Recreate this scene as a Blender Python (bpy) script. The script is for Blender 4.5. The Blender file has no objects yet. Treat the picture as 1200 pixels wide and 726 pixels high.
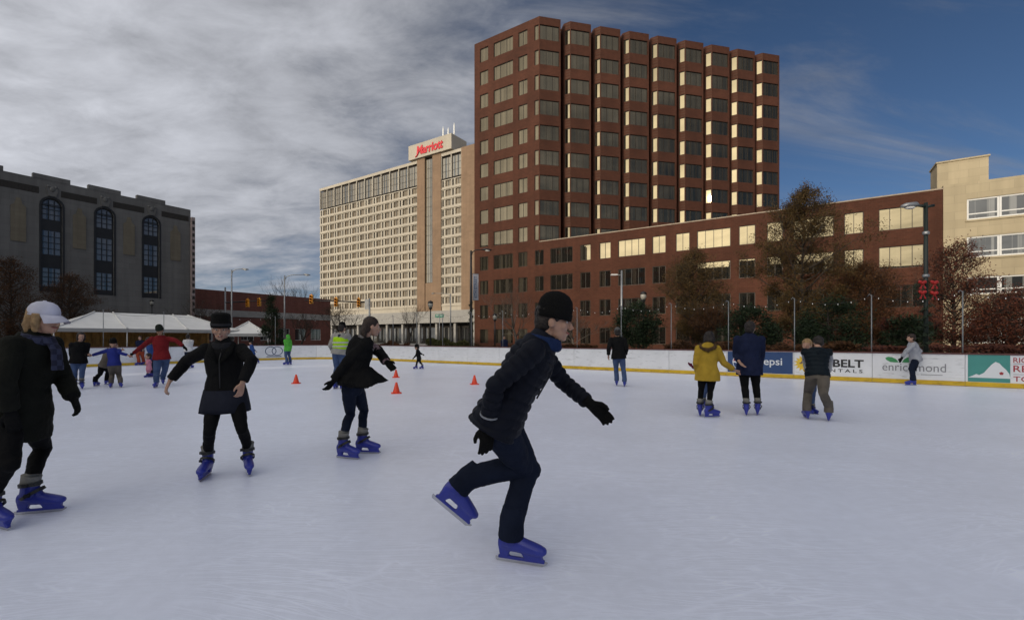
import bpy, bmesh, math, random
import numpy as np
from mathutils import Vector, Matrix, Quaternion, noise

sc = bpy.context.scene
COL = sc.collection
R = math.radians

# ------------------------------------------------------------------ camera
EYE, F, CX, HY = 1.45, 533.0, 600.0, 396.0
cd = bpy.data.cameras.new('camera')
cam = bpy.data.objects.new('camera', cd)
COL.objects.link(cam)
cam.location = (0, 0, EYE)
cam.rotation_euler = (R(90), 0, 0)
cd.sensor_width = 36.0
cd.lens = 36.0 * F / 1200.0
cd.shift_y = 33.0 / 1200.0
cd.clip_start, cd.clip_end = 0.05, 6000
sc.camera = cam

# ------------------------------------------------------------------ sun and sky
SUN_AZ, SUN_EL = R(-138.4), R(15.7)          # clockwise from +Y
SUNV = Vector((math.sin(SUN_AZ) * math.cos(SUN_EL), math.cos(SUN_AZ) * math.cos(SUN_EL), math.sin(SUN_EL)))
ld = bpy.data.lights.new('sun', 'SUN')
ld.energy, ld.angle, ld.color = 1.75, R(0.5), (1.0, 0.85, 0.66)
sun = bpy.data.objects.new('sun', ld)
COL.objects.link(sun)
sun.rotation_euler = SUNV.to_track_quat('Z', 'Y').to_euler()
sun.location = (-30, -40, 60)

w = bpy.data.worlds.new('World')
sc.world = w
w.use_nodes = True
nt = w.node_tree
nt.nodes.clear()
def wn(t, **k):
    n = nt.nodes.new(t)
    for a, b in k.items():
        setattr(n, a, b)
    return n
def wl(a, b):
    nt.links.new(a, b)
def wmath(op, a, b=None, c=None, clamp=False):
    n = wn('ShaderNodeMath', operation=op, use_clamp=clamp)
    for i, v in enumerate((a, b, c)):
        if v is None: continue
        if isinstance(v, (int, float)): n.inputs[i].default_value = v
        else: wl(v, n.inputs[i])
    return n.outputs[0]
out = wn('ShaderNodeOutputWorld')
bg = wn('ShaderNodeBackground')
SKY_STRENGTH = 0.07
bg.inputs['Strength'].default_value = SKY_STRENGTH
sky = wn('ShaderNodeTexSky', sky_type='NISHITA', sun_disc=False)
sky.sun_elevation, sky.sun_rotation = SUN_EL, SUN_AZ
sky.altitude, sky.air_density, sky.dust_density, sky.ozone_density = 700, 0.75, 0.2, 3.5
tc = wn('ShaderNodeTexCoord')
sep = wn('ShaderNodeSeparateXYZ')
wl(tc.outputs['Generated'], sep.inputs[0])
X_, Y_, Z_ = sep.outputs
den = wmath('MAXIMUM', wmath('ADD', Z_, 0.22), 0.03)
comb = wn('ShaderNodeCombineXYZ')
wl(wmath('DIVIDE', X_, den), comb.inputs[0])
wl(wmath('DIVIDE', Y_, den), comb.inputs[1])
mp = wn('ShaderNodeMapping')
mp.inputs['Rotation'].default_value = (0, 0, R(25))
mp.inputs['Scale'].default_value = (0.75, 1.25, 1)
mp.inputs['Location'].default_value = (3.1, 1.7, 0.4)
wl(comb.outputs[0], mp.inputs[0])
def wnoise(scale, detail, rough, dist=0.0):
    n = wn('ShaderNodeTexNoise')
    n.inputs['Scale'].default_value = scale
    n.inputs['Detail'].default_value = detail
    n.inputs['Roughness'].default_value = rough
    n.inputs['Distortion'].default_value = dist
    wl(mp.outputs[0], n.inputs['Vector'])
    return n.outputs[0]
n1 = wnoise(0.95, 7, 0.56, 0.6)
n2 = wnoise(4.6, 7, 0.62, 0.3)
cover = wmath('ADD', wmath('MULTIPLY', n1, 0.68), wmath('MULTIPLY', n2, 0.32))
# the cloud bank lies to the left, thinning to clear sky on the right
bank = wmath('ADD', wmath('MULTIPLY', X_, -0.36), wmath('ADD', wmath('MULTIPLY_ADD', Y_, -0.20, 0.055), wmath('MULTIPLY', Z_, 0.30)))
cover = wmath('ADD', cover, bank)
mr = wn('ShaderNodeMapRange', interpolation_type='SMOOTHSTEP')
mr.inputs['From Min'].default_value, mr.inputs['From Max'].default_value = 0.38, 0.72
wl(cover, mr.inputs['Value'])
mask = wmath('MULTIPLY', mr.outputs[0], 0.90)
# thin high wisps over the clear part
mpw = wn('ShaderNodeMapping')
mpw.inputs['Rotation'].default_value = (0, 0, R(-38)); mpw.inputs['Scale'].default_value = (.55, 2.0, 1); mpw.inputs['Location'].default_value = (1.3, 4.2, 0)
wl(comb.outputs[0], mpw.inputs[0])
nw = wn('ShaderNodeTexNoise'); nw.inputs['Scale'].default_value = 1.0; nw.inputs['Detail'].default_value = 9; nw.inputs['Roughness'].default_value = .62; nw.inputs['Distortion'].default_value = .8
wl(mpw.outputs[0], nw.inputs['Vector'])
mw = wn('ShaderNodeMapRange', interpolation_type='SMOOTHSTEP')
mw.inputs['From Min'].default_value, mw.inputs['From Max'].default_value, mw.inputs['To Max'].default_value = .45, .72, .60
wl(nw.outputs[0], mw.inputs['Value'])
mask = wmath('MAXIMUM', mask, mw.outputs[0])
# cloud brightness varies with thickness
sh = wn('ShaderNodeMapRange')
sh.inputs['From Min'].default_value, sh.inputs['From Max'].default_value = 0.38, 0.72
sh.inputs['To Min'].default_value, sh.inputs['To Max'].default_value = 3.1, 7.0
wl(wmath('ADD', wmath('MULTIPLY', n1, 0.45), wmath('MULTIPLY', n2, 0.55)), sh.inputs['Value'])
cc = wn('ShaderNodeVectorMath', operation='SCALE')
# thin cloud scatters sunlight forwards: brighter and warmer towards the sun
dt = wn('ShaderNodeVectorMath', operation='DOT_PRODUCT')
wl(tc.outputs['Generated'], dt.inputs[0]); dt.inputs[1].default_value = SUNV
fw = wmath('MULTIPLY_ADD', dt.outputs['Value'], 0.5, 0.5, clamp=True)
ph = wmath('POWER', fw, 6.0)
gain = wmath('ADD', wmath('MULTIPLY_ADD', wmath('POWER', fw, 1.5), 2.9, 0.8), wmath('MULTIPLY', wmath('POWER', fw, 28.0), 11.0))
cw_ = wn('ShaderNodeMix', data_type='RGBA')
wl(ph, cw_.inputs['Factor'])
cw_.inputs['A'].default_value, cw_.inputs['B'].default_value = (0.96, 0.985, 1.07, 1), (1.05, 0.97, 0.80, 1)
wl(cw_.outputs['Result'], cc.inputs[0])
wl(wmath('MULTIPLY', sh.outputs[0], gain), cc.inputs['Scale'])
mix = wn('ShaderNodeMix', data_type='RGBA')
wl(mask, mix.inputs['Factor'])
wl(sky.outputs[0], mix.inputs['A'])
wl(cc.outputs[0], mix.inputs['B'])
wl(mix.outputs['Result'], bg.inputs['Color'])
wl(bg.outputs[0], out.inputs['Surface'])

sc.view_settings.view_transform = 'Standard'
sc.view_settings.look = 'None'
sc.view_settings.exposure = -0.15
sc.view_settings.gamma = 1.0
sc.view_settings.use_curve_mapping = False
sc.render.engine = 'CYCLES'
sc.cycles.caustics_reflective = False
sc.cycles.caustics_refractive = False
sc.cycles.use_denoising = True
sc.cycles.max_bounces = 6
# ------------------------------------------------------------------ helpers
class MB:
    """collects simple shapes and links them as ONE mesh object"""
    def __init__(self):
        self.v, self.f, self.mi, self.sm = [], [], [], []
        self.m = 0
    def add(self, vs, fs, smooth=False):
        o = len(self.v)
        self.v += [tuple(p) for p in vs]
        for f in fs:
            self.f.append(tuple(i + o for i in f))
            self.mi.append(self.m)
            self.sm.append(smooth)
    def quad(self, a, b, c, d):
        self.add([a, b, c, d], [(0, 1, 2, 3)])
    def box(self, x0, x1, y0, y1, z0, z1, M=None):
        vs = [Vector((x, y, z)) for z in (z0, z1) for y in (y0, y1) for x in (x0, x1)]
        if M is not None: vs = [M @ p for p in vs]
        self.add(vs, [(0, 2, 3, 1), (4, 5, 7, 6), (0, 1, 5, 4), (2, 6, 7, 3), (0, 4, 6, 2), (1, 3, 7, 5)])
    def prism(self, poly, z0, z1, M=None):
        n = len(poly)
        vs = [Vector((x, y, z0)) for x, y in poly] + [Vector((x, y, z1)) for x, y in poly]
        if M is not None: vs = [M @ p for p in vs]
        self.add(vs, [tuple(range(n))[::-1], tuple(range(n, 2 * n))] + [(i, (i + 1) % n, n + (i + 1) % n, n + i) for i in range(n)])
    def tube(self, pts, radii, n=8, cap=True, right=None, smooth=True):
        """rings along pts; radii: number or (rx, ry); right: vector or list of vectors for the rx axis"""
        pts = [Vector(p) for p in pts]
        k = len(pts)
        rings = []
        prev = None
        for i in range(k):
            t = (pts[min(i + 1, k - 1)] - pts[max(i - 1, 0)])
            if t.length < 1e-9: t = Vector((0, 0, 1))
            t.normalize()
            if right is not None:
                rr = Vector(right[i] if isinstance(right, list) else right)
            elif prev is not None:
                rr = prev
            else:
                rr = Vector((1, 0, 0)) if abs(t.x) < 0.8 else Vector((0, 1, 0))
            rr = rr - t * rr.dot(t)
            if rr.length < 1e-6:
                rr = t.orthogonal()
            rr.normalize(); prev = rr
            bb = t.cross(rr)
            r = radii[i] if isinstance(radii, (list, tuple)) else radii
            rx, ry = r if isinstance(r, (list, tuple)) else (r, r)
            rings.append([pts[i] + rr * (rx * math.cos(2 * math.pi * j / n)) + bb * (ry * math.sin(2 * math.pi * j / n)) for j in range(n)])
        vs = [p for rg in rings for p in rg]
        fs = []
        for i in range(k - 1):
            for j in range(n):
                a, b = i * n + j, i * n + (j + 1) % n
                fs.append((a, b, b + n, a + n))
        if cap:
            fs.append(tuple(range(n))[::-1])
            fs.append(tuple(range((k - 1) * n, k * n)))
        self.add(vs, fs, smooth)
    def ball(self, c, r, n=10, rot=None, smooth=True):
        """ellipsoid; r number or (rx, ry, rz); rot 3x3 matrix"""
        rx, ry, rz = r if isinstance(r, (list, tuple)) else (r, r, r)
        c = Vector(c)
        m = max(5, n // 2 + 1)
        vs = []
        for i in range(1, m):
            th = math.pi * i / m
            for j in range(n):
                ph = 2 * math.pi * j / n
                p = Vector((rx * math.sin(th) * math.cos(ph), ry * math.sin(th) * math.sin(ph), rz * math.cos(th)))
                vs.append(c + (rot @ p if rot is not None else p))
        top, bot = Vector((0, 0, rz)), Vector((0, 0, -rz))
        vs += [c + (rot @ top if rot is not None else top), c + (rot @ bot if rot is not None else bot)]
        T, B = len(vs) - 2, len(vs) - 1
        fs = []
        for i in range(m - 2):
            for j in range(n):
                a, b = i * n + j, i * n + (j + 1) % n
                fs.append((a, a + n, b + n, b))
        for j in range(n):
            fs.append((T, j, (j + 1) % n))
            fs.append((B, (m - 2) * n + (j + 1) % n, (m - 2) * n + j))
        self.add(vs, fs, smooth)
    def lathe(self, prof, c=(0, 0, 0), n=12, M=None, smooth=True):
        """prof: list of (radius, z)"""
        c = Vector(c)
        vs = []
        for r, z in prof:
            for j in range(n):
                p = Vector((r * math.cos(2 * math.pi * j / n), r * math.sin(2 * math.pi * j / n), z)) + c
                vs.append(M @ p if M is not None else p)
        k = len(prof)
        fs = [(i * n + j, i * n + (j + 1) % n, (i + 1) * n + (j + 1) % n, (i + 1) * n + j) for i in range(k - 1) for j in range(n)]
        fs += [tuple(range(n))[::-1], tuple(range((k - 1) * n, k * n))]
        self.add(vs, fs, smooth)
    def mesh(self, name, mats):
        me = bpy.data.meshes.new(name)
        me.from_pydata(self.v, [], self.f)
        if not isinstance(mats, (list, tuple)): mats = [mats]
        for m in mats: me.materials.append(m)
        me.polygons.foreach_set('material_index', self.mi)
        me.polygons.foreach_set('use_smooth', self.sm)
        me.update()
        return me
    def build(self, name, mats, parent=None, loc=(0, 0, 0), rz=0.0):
        return link(name, self.mesh(name, mats), parent, loc, rz)

def link(name, me, parent=None, loc=(0, 0, 0), rz=0.0):
    o = bpy.data.objects.new(name, me)
    COL.objects.link(o)
    o.location = loc
    o.rotation_euler = (0, 0, rz)
    if parent is not None: o.parent = parent
    return o

def tag(o, label=None, cat=None, group=None, kind=None):
    if label: o['label'] = label
    if cat: o['category'] = cat
    if group: o['group'] = group
    if kind: o['kind'] = kind
    return o

def thing(name, label, cat, loc=(0, 0, 0), rz=0.0, group=None):
    o = bpy.data.objects.new(name, None)
    o.empty_display_size = 0.2
    COL.objects.link(o)
    o.location = loc
    o.rotation_euler = (0, 0, rz)
    return tag(o, label, cat, group)

def kids(o):
    return [c for c in COL.objects if c.parent == o]
def copy_tree(o, parent=None, loc=None, rz=None):
    c = o.copy()
    COL.objects.link(c)
    c.parent = parent
    if loc is not None: c.location = loc
    if rz is not None: c.rotation_euler = (0, 0, rz)
    for ch in o.children: copy_tree(ch, c)
    return c

def text_mesh(s, size, mat_, bold=0.0, extrude=0.002, align='LEFT', spacing=1.0, shear=0.0):
    cu = bpy.data.curves.new('lettering', 'FONT')
    cu.body, cu.size, cu.extrude, cu.offset = s, size, extrude, bold
    cu.align_x, cu.space_character, cu.shear = align, spacing, shear
    cu.resolution_u = 3
    o = bpy.data.objects.new('lettering', cu)
    COL.objects.link(o)
    dg = bpy.context.evaluated_depsgraph_get()
    me = bpy.data.meshes.new_from_object(o.evaluated_get(dg))
    bpy.data.objects.remove(o)
    me.materials.clear(); me.materials.append(mat_)
    # text lies in xy facing +z: stand it up facing -y
    me.transform(Matrix.Rotation(R(90), 4, 'X'))
    return me

# ------------------------------------------------------------------ materials
def lin(c):
    """sRGB 0-255 to linear"""
    return tuple(((v / 255) / 12.92 if v / 255 <= 0.04045 else ((v / 255 + 0.055) / 1.055) ** 2.4) for v in c)
def mat(name, col, rough=0.6, metal=0.0, var=0.12, scale=3.0, bump=0.0, bscale=30.0, spec=0.5, coat=0.0, detail=5):
    m = bpy.data.materials.new(name)
    m.use_nodes = True
    t = m.node_tree
    b = t.nodes['Principled BSDF']
    b.inputs['Roughness'].default_value = rough
    b.inputs['Metallic'].default_value = metal
    b.inputs['Specular IOR Level'].default_value = spec
    b.inputs['Coat Weight'].default_value = coat
    tc = t.nodes.new('ShaderNodeTexCoord')
    if var > 0:
        n = t.nodes.new('ShaderNodeTexNoise')
        n.inputs['Scale'].default_value = scale
        n.inputs['Detail'].default_value = detail
        t.links.new(tc.outputs['Object'], n.inputs['Vector'])
        r = t.nodes.new('ShaderNodeMapRange')
        r.inputs['From Min'].default_value, r.inputs['From Max'].default_value = 0.3, 0.7
        r.inputs['To Min'].default_value, r.inputs['To Max'].default_value = 1 - var, 1 + var
        t.links.new(n.outputs[0], r.inputs['Value'])
        s = t.nodes.new('ShaderNodeVectorMath'); s.operation = 'SCALE'
        s.inputs[0].default_value = col[:3]
        t.links.new(r.outputs[0], s.inputs['Scale'])
        t.links.new(s.outputs[0], b.inputs['Base Color'])
    else:
        b.inputs['Base Color'].default_value = (*col[:3], 1)
    if bump > 0:
        n = t.nodes.new('ShaderNodeTexNoise')
        n.inputs['Scale'].default_value = bscale
        n.inputs['Detail'].default_value = 4
        t.links.new(tc.outputs['Object'], n.inputs['Vector'])
        bp = t.nodes.new('ShaderNodeBump')
        bp.inputs['Strength'].default_value = bump
        bp.inputs['Distance'].default_value = 0.02
        t.links.new(n.outputs[0], bp.inputs['Height'])
        t.links.new(bp.outputs[0], b.inputs['Normal'])
    return m

def wall_mat(name, col, mortar, bw, bh, var=0.2, streak=0.12, msize=0.012, rough=0.85):
    """masonry: courses from the wall's own metres (x+y along, z up), blotches and rain streaks"""
    m = bpy.data.materials.new(name); m.use_nodes = True
    t = m.node_tree; N = t.nodes; L = t.links
    b = N['Principled BSDF']; b.inputs['Roughness'].default_value = rough
    b.inputs['Specular IOR Level'].default_value = 0.25
    tc = N.new('ShaderNodeTexCoord'); sp = N.new('ShaderNodeSeparateXYZ'); L.new(tc.outputs['Object'], sp.inputs[0])
    ad = N.new('ShaderNodeMath'); L.new(sp.outputs[0], ad.inputs[0]); L.new(sp.outputs[1], ad.inputs[1])
    cb = N.new('ShaderNodeCombineXYZ'); L.new(ad.outputs[0], cb.inputs[0]); L.new(sp.outputs[2], cb.inputs[1])
    br = N.new('ShaderNodeTexBrick'); L.new(cb.outputs[0], br.inputs['Vector'])
    br.inputs['Scale'].default_value = 1.0
    br.inputs['Brick Width'].default_value, br.inputs['Row Height'].default_value = bw, bh
    br.inputs['Mortar Size'].default_value = msize
    br.inputs['Mortar Smooth'].default_value = 0.3
    br.inputs['Color1'].default_value = (*[c * (1 - var * .6) for c in col], 1)
    br.inputs['Color2'].default_value = (*[c * (1 + var * .6) for c in col], 1)
    br.inputs['Mortar'].default_value = (*mortar, 1)
    n = N.new('ShaderNodeTexNoise'); n.inputs['Scale'].default_value = 0.22; n.inputs['Detail'].default_value = 8
    L.new(tc.outputs['Object'], n.inputs['Vector'])
    mp = N.new('ShaderNodeMapping'); mp.inputs['Scale'].default_value = (1.6, 1.6, 0.07); L.new(tc.outputs['Object'], mp.inputs[0])
    n2 = N.new('ShaderNodeTexNoise'); n2.inputs['Scale'].default_value = 1.0; n2.inputs['Detail'].default_value = 5
    L.new(mp.outputs[0], n2.inputs['Vector'])
    a1 = N.new('ShaderNodeMapRange'); L.new(n.outputs[0], a1.inputs['Value'])
    a1.inputs['From Min'].default_value, a1.inputs['From Max'].default_value = .3, .7
    a1.inputs['To Min'].default_value, a1.inputs['To Max'].default_value = 1 - var, 1 + var
    a2 = N.new('ShaderNodeMapRange'); L.new(n2.outputs[0], a2.inputs['Value'])
    a2.inputs['From Min'].default_value, a2.inputs['From Max'].default_value = .3, .7
    a2.inputs['To Min'].default_value, a2.inputs['To Max'].default_value = 1 - streak, 1 + streak
    mu = N.new('ShaderNodeMath'); mu.operation = 'MULTIPLY'; L.new(a1.outputs[0], mu.inputs[0]); L.new(a2.outputs[0], mu.inputs[1])
    s = N.new('ShaderNodeVectorMath'); s.operation = 'SCALE'; L.new(br.outputs['Color'], s.inputs[0]); L.new(mu.outputs[0], s.inputs['Scale'])
    L.new(s.outputs[0], b.inputs['Base Color'])
    bp = N.new('ShaderNodeBump'); bp.inputs['Strength'].default_value = .4; bp.inputs['Distance'].default_value = .01
    iv = N.new('ShaderNodeMath'); iv.operation = 'SUBTRACT'; iv.inputs[0].default_value = 1; L.new(br.outputs['Fac'], iv.inputs[1])
    L.new(iv.outputs[0], bp.inputs['Height']); L.new(bp.outputs[0], b.inputs['Normal'])
    return m

def glass_mat(name, tint, dark, refl, curtain=(0.16, 0.14, 0.11), camount=0.35):
    """coated window glass: mirror coating over a dim room, some rooms with drawn curtains"""
    m = bpy.data.materials.new(name); m.use_nodes = True
    t = m.node_tree; N = t.nodes; L = t.links
    N.clear()
    o = N.new('ShaderNodeOutputMaterial')
    g = N.new('ShaderNodeBsdfGlossy'); g.inputs['Roughness'].default_value = 0.012
    g.inputs['Color'].default_value = (*tint, 1)
    d = N.new('ShaderNodeBsdfDiffuse')
    oi = N.new('ShaderNodeObjectInfo'); tc = N.new('ShaderNodeTexCoord')
    sp = N.new('ShaderNodeSeparateXYZ'); L.new(tc.outputs['Object'], sp.inputs[0])
    # curtain folds along x, panel by panel
    ad = N.new('ShaderNodeMath'); ad.operation = 'MULTIPLY_ADD'; L.new(oi.outputs['Random'], ad.inputs[0]); ad.inputs[1].default_value = 57.0; L.new(sp.outputs[0], ad.inputs[2])
    n = N.new('ShaderNodeTexNoise'); n.noise_dimensions = '1D'; n.inputs['Scale'].default_value = 1.3; n.inputs['Detail'].default_value = 3
    L.new(ad.outputs[0], n.inputs['W'])
    r = N.new('ShaderNodeMapRange'); L.new(n.outputs[0], r.inputs['Value'])
    r.inputs['From Min'].default_value, r.inputs['From Max'].default_value = 0.62 - camount * .4, 0.68 - camount * .4
    mx = N.new('ShaderNodeMix'); mx.data_type = 'RGBA'; L.new(r.outputs[0], mx.inputs['Factor'])
    mx.inputs['A'].default_value = (*dark, 1); mx.inputs['B'].default_value = (*curtain, 1)
    L.new(mx.outputs['Result'], d.inputs['Color'])
    lw = N.new('ShaderNodeFresnel'); lw.inputs['IOR'].default_value = 1.5
    f = N.new('ShaderNodeMath'); f.operation = 'MULTIPLY_ADD'; L.new(lw.outputs[0], f.inputs[0]); f.inputs[1].default_value = 0.8; f.inputs[2].default_value = refl; f.use_clamp = True
    ms = N.new('ShaderNodeMixShader'); L.new(f.outputs[0], ms.inputs[0]); L.new(d.outputs[0], ms.inputs[1]); L.new(g.outputs[0], ms.inputs[2])
    L.new(ms.outputs[0], o.inputs['Surface'])
    return m

# ------------------------------------------------------------------ facades
def facade_u(O, ang, px):
    """metres along a facade (origin O, direction ang) where the sight line px meets it"""
    k = (px - CX) / F
    ux, uy = math.cos(ang), math.sin(ang)
    return (k * O[1] - O[0]) / (ux - k * uy)

def wall(mb, u0, u1, z0, z1, openings, depth=0.25, y=0.0):
    """front wall in plane y facing -y, openings (ua, ub, za, zb) cut out with reveals going in by depth"""
    us = sorted({u0, u1, *[v for o in openings for v in o[:2] if u0 < v < u1]})
    zs = sorted({z0, z1, *[v for o in openings for v in o[2:4] if z0 < v < z1]})
    for i in range(len(us) - 1):
        for j in range(len(zs) - 1):
            cu, cz = (us[i] + us[i + 1]) / 2, (zs[j] + zs[j + 1]) / 2
            if any(o[0] < cu < o[1] and o[2] < cz < o[3] for o in openings): continue
            mb.quad((us[i], y, zs[j]), (us[i + 1], y, zs[j]), (us[i + 1], y, zs[j + 1]), (us[i], y, zs[j + 1]))
    for a, b, c, d in [o[:4] for o in openings]:
        e = y + depth
        mb.quad((a, y, c), (a, y, d), (a, e, d), (a, e, c))
        mb.quad((b, y, d), (b, y, c), (b, e, c), (b, e, d))
        mb.quad((a, y, c), (a, e, c), (b, e, c), (b, y, c))
        mb.quad((a, e, d), (a, y, d), (b, y, d), (b, e, d))

_win = {}
def window(parent, key, w_, h_, n, fm, gm, loc, rz=0.0, bar=0.06, label=None, hbar=None, sill=None):
    """a window part (frame with mullions) and its pane; meshes are shared between windows of one size"""
    k = (key, round(w_, 2), round(h_, 2), n)
    if k not in _win:
        f = MB()
        e = 0.002
        f.box(e, bar, 0, .08, e, h_ - e); f.box(w_ - bar, w_ - e, 0, .08, e, h_ - e)
        f.box(bar, w_ - bar, 0, .08, e, bar); f.box(bar, w_ - bar, 0, .08, h_ - bar, h_ - e)
        for i in range(1, n):
            x = w_ * i / n
            f.box(x - bar * .4, x + bar * .4, .005, .075, bar, h_ - bar)
        for hb in (hbar or ()):
            f.box(bar, w_ - bar, .01, .07, h_ * hb - bar * .4, h_ * hb + bar * .4)
        g = MB()
        g.quad((bar * .5, .05, bar * .5), (w_ - bar * .5, .05, bar * .5), (w_ - bar * .5, .05, h_ - bar * .5), (bar * .5, .05, h_ - bar * .5))
        _win[k] = (f.mesh('window', fm), g.mesh('pane', gm))
    a, b = _win[k]
    o = link('window', a, parent, loc, rz)
    link('pane', b, o)
    return o
# ------------------------------------------------------------------ building materials
ANG_A, ANG_B = R(-32.7), R(57.3)                     # the two street directions
brick = wall_mat('red_brick', (.076, .027, .0155), (.084, .042, .028), .40, .20, var=.2, streak=.10)
coping = mat('stone_coping', (.36, .29, .22), .8, scale=1.5)
roofm = mat('roof_gravel', (.16, .15, .14), .9, scale=2)
bronze = mat('bronze_frame', (.035, .028, .022), .45, metal=.3, var=.1)
cream = wall_mat('cream_concrete', (.46, .415, .34), (.40, .36, .30), 4.0, 2.85, var=.06, streak=.05, msize=.02)
pier_m = wall_mat('brown_brick', (.245, .165, .108), (.21, .145, .095), 1.2, .6, var=.10, streak=.08)
tan = wall_mat('tan_stone', (.43, .36, .24), (.35, .295, .20), 1.5, .75, var=.10, streak=.08, msize=.015)
grey_stone = wall_mat('grey_stone', (.150, .147, .142), (.12, .117, .114), 1.3, .65, var=.10, streak=.12, msize=.015)
niche_m = wall_mat('buff_stone', (.17, .148, .11), (.14, .12, .09), .8, .4, var=.12)
white_f = mat('white_frame', (.72, .72, .70), .4, var=.05)
black_f = mat('black_metal', (.018, .018, .02), .5, metal=.2, var=.15)
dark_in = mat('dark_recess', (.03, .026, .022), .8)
conc = mat('concrete', (.33, .32, .30), .85, scale=1.2, bump=.2)
g_wing = glass_mat('bronze_glass', (1.0, .85, .56), (.012, .011, .01), .17, curtain=(.04, .035, .028), camount=.12)
g_left = glass_mat('bronze_glass_dim', (1.0, .86, .62), (.02, .018, .014), .07, curtain=(.06, .052, .038), camount=.3)
g_tower = glass_mat('bronze_glass_dark', (.95, .82, .58), (.012, .011, .009), .10, curtain=(.03, .025, .018), camount=.4)
g_hotel = glass_mat('hotel_glass', (.8, .75, .65), (.06, .05, .035), .10, curtain=(.20, .155, .10), camount=.6)
g_band = glass_mat('smoked_glass', (.8, .85, .85), (.03, .03, .03), .12, curtain=(.22, .18, .12), camount=.5)
g_tan = glass_mat('clear_glass', (.9, .92, .95), (.03, .032, .034), .06, curtain=(.2, .2, .19), camount=.2)
g_old = glass_mat('old_glass', (.85, .9, 1.0), (.03, .033, .036), .07, curtain=(.12, .12, .12), camount=.6)
red_sign = mat('red_sign', (.62, .02, .03), .4, var=.05)

# ------------------------------------------------------------------ brick office tower
TO = (-5.78, 70.0)                                   # left end of the street front
def UW(px): return facade_u(TO, ANG_A, px)
TU, TN = Vector((math.cos(ANG_A), math.sin(ANG_A), 0)), Vector((-math.sin(ANG_A), math.cos(ANG_A), 0))
def on_front(u, y=0, z=0): return Vector((TO[0], TO[1], 0)) + TU * u + TN * y + Vector((0, 0, z))
ROWS_LOW = [1.75, 5.4, 9.1, 12.75]
ROWS_HIGH = [16.3 + 3.52 * k for k in range(9)]
WH = 2.08
TOWER_TOP, WING_TOP = 46.6, 14.92
UC = UW(632.0)                                       # the tower's street corner
tower = thing('office_tower', 'tall red-brown brick office tower with sawtooth bays and bronze windows', 'tower', (TO[0], TO[1], 0), ANG_A)
USPLIT = UW(622.5)
colsA = [(UW(562.5), UW(572), 1), (UW(578.5), UW(601), 3), (UW(607.5), UW(618), 2)]
colD = (UW(626.3), UC - .12, 1)
mb = MB()
op = [(a, b, z - WH / 2, z + WH / 2) for a, b, n in colsA for z in ROWS_LOW]
wall(mb, 0, USPLIT, 0, WING_TOP, op, .18)
op = [(a, b, z - WH / 2, z + WH / 2) for a, b, n in colsA + [colD] for z in ROWS_HIGH]
wall(mb, 0, UC, WING_TOP, TOWER_TOP, op, .18)
# left end wall and the back
DEP = 30.0
mb.quad((0, DEP, 0), (0, 0, 0), (0, 0, TOWER_TOP), (0, DEP, TOWER_TOP))
mb.build('street_wall', brick, tower)
for a, b, n in colsA:
    for z in ROWS_LOW + ROWS_HIGH:
        window(tower, 'tw', b - a, WH, n, bronze, g_left, (a, .10, z - WH / 2))
for z in ROWS_HIGH:
    window(tower, 'tw', colD[1] - colD[0], WH, 1, bronze, g_left, (colD[0], .10, z - WH / 2))
# the bays: wide face along e, narrow face along the street front, slot between bays
ANG_E = math.atan2(.2233, .9748)
E_ = Vector((.9748, .2233, 0)); EN = Vector((-.2233, .9748, 0))
CORN = on_front(UC)
inv = Matrix.Rotation(-ANG_A, 4, 'Z')
def to_tower(p): return inv @ (Vector(p) - Vector((TO[0], TO[1], 0)))
BAYW, PITCH, NL = 3.15, 4.6, 1.05
ab = Vector((-TU.x, -TU.y, 0))
nb = Vector((ab.dot(E_), ab.dot(EN), 0)) * NL         # back corner of the narrow face in bay axes
ZB = 13.5
def bay_mesh(first, last):
    m = MB()
    op = [(.10, BAYW - .22, z - WH / 2, z + WH / 2) for z in ROWS_HIGH]
    wall(m, 0, BAYW, ZB, TOWER_TOP, op, .18)
    def side(p, q):
        m.quad((p[0], p[1], ZB), (q[0], q[1], ZB), (q[0], q[1], TOWER_TOP), (p[0], p[1], TOWER_TOP))
    if not first:
        # narrow face with its own openings, built flat and turned into place
        n = MB()
        opn = [(.17, NL - .08, z - WH / 2, z + WH / 2) for z in ROWS_HIGH]
        wall(n, 0, NL, ZB, TOWER_TOP, opn, .18)
        ang = math.atan2(-nb.y, -nb.x)
        T = Matrix.Translation(nb) @ Matrix.Rotation(ang, 4, 'Z')
        m.add([T @ Vector(p) for p in n.v], n.f)
        side((nb.x, 1.9), (nb.x, nb.y))
        side((BAYW - PITCH, 1.9), (nb.x, 1.9))
    if last:
        side((BAYW, 0), (BAYW + .75, .8)); side((BAYW + .75, .8), (BAYW + .75, 24))
    else:
        side((BAYW, 0), (BAYW, 1.9))
    return m.mesh('bay_wall', brick)
mesh_first, mesh_mid, mesh_last = bay_mesh(True, False), bay_mesh(False, False), bay_mesh(False, True)
RZB = ANG_E - ANG_A
angn = math.atan2(-nb.y, -nb.x) + RZB
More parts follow.
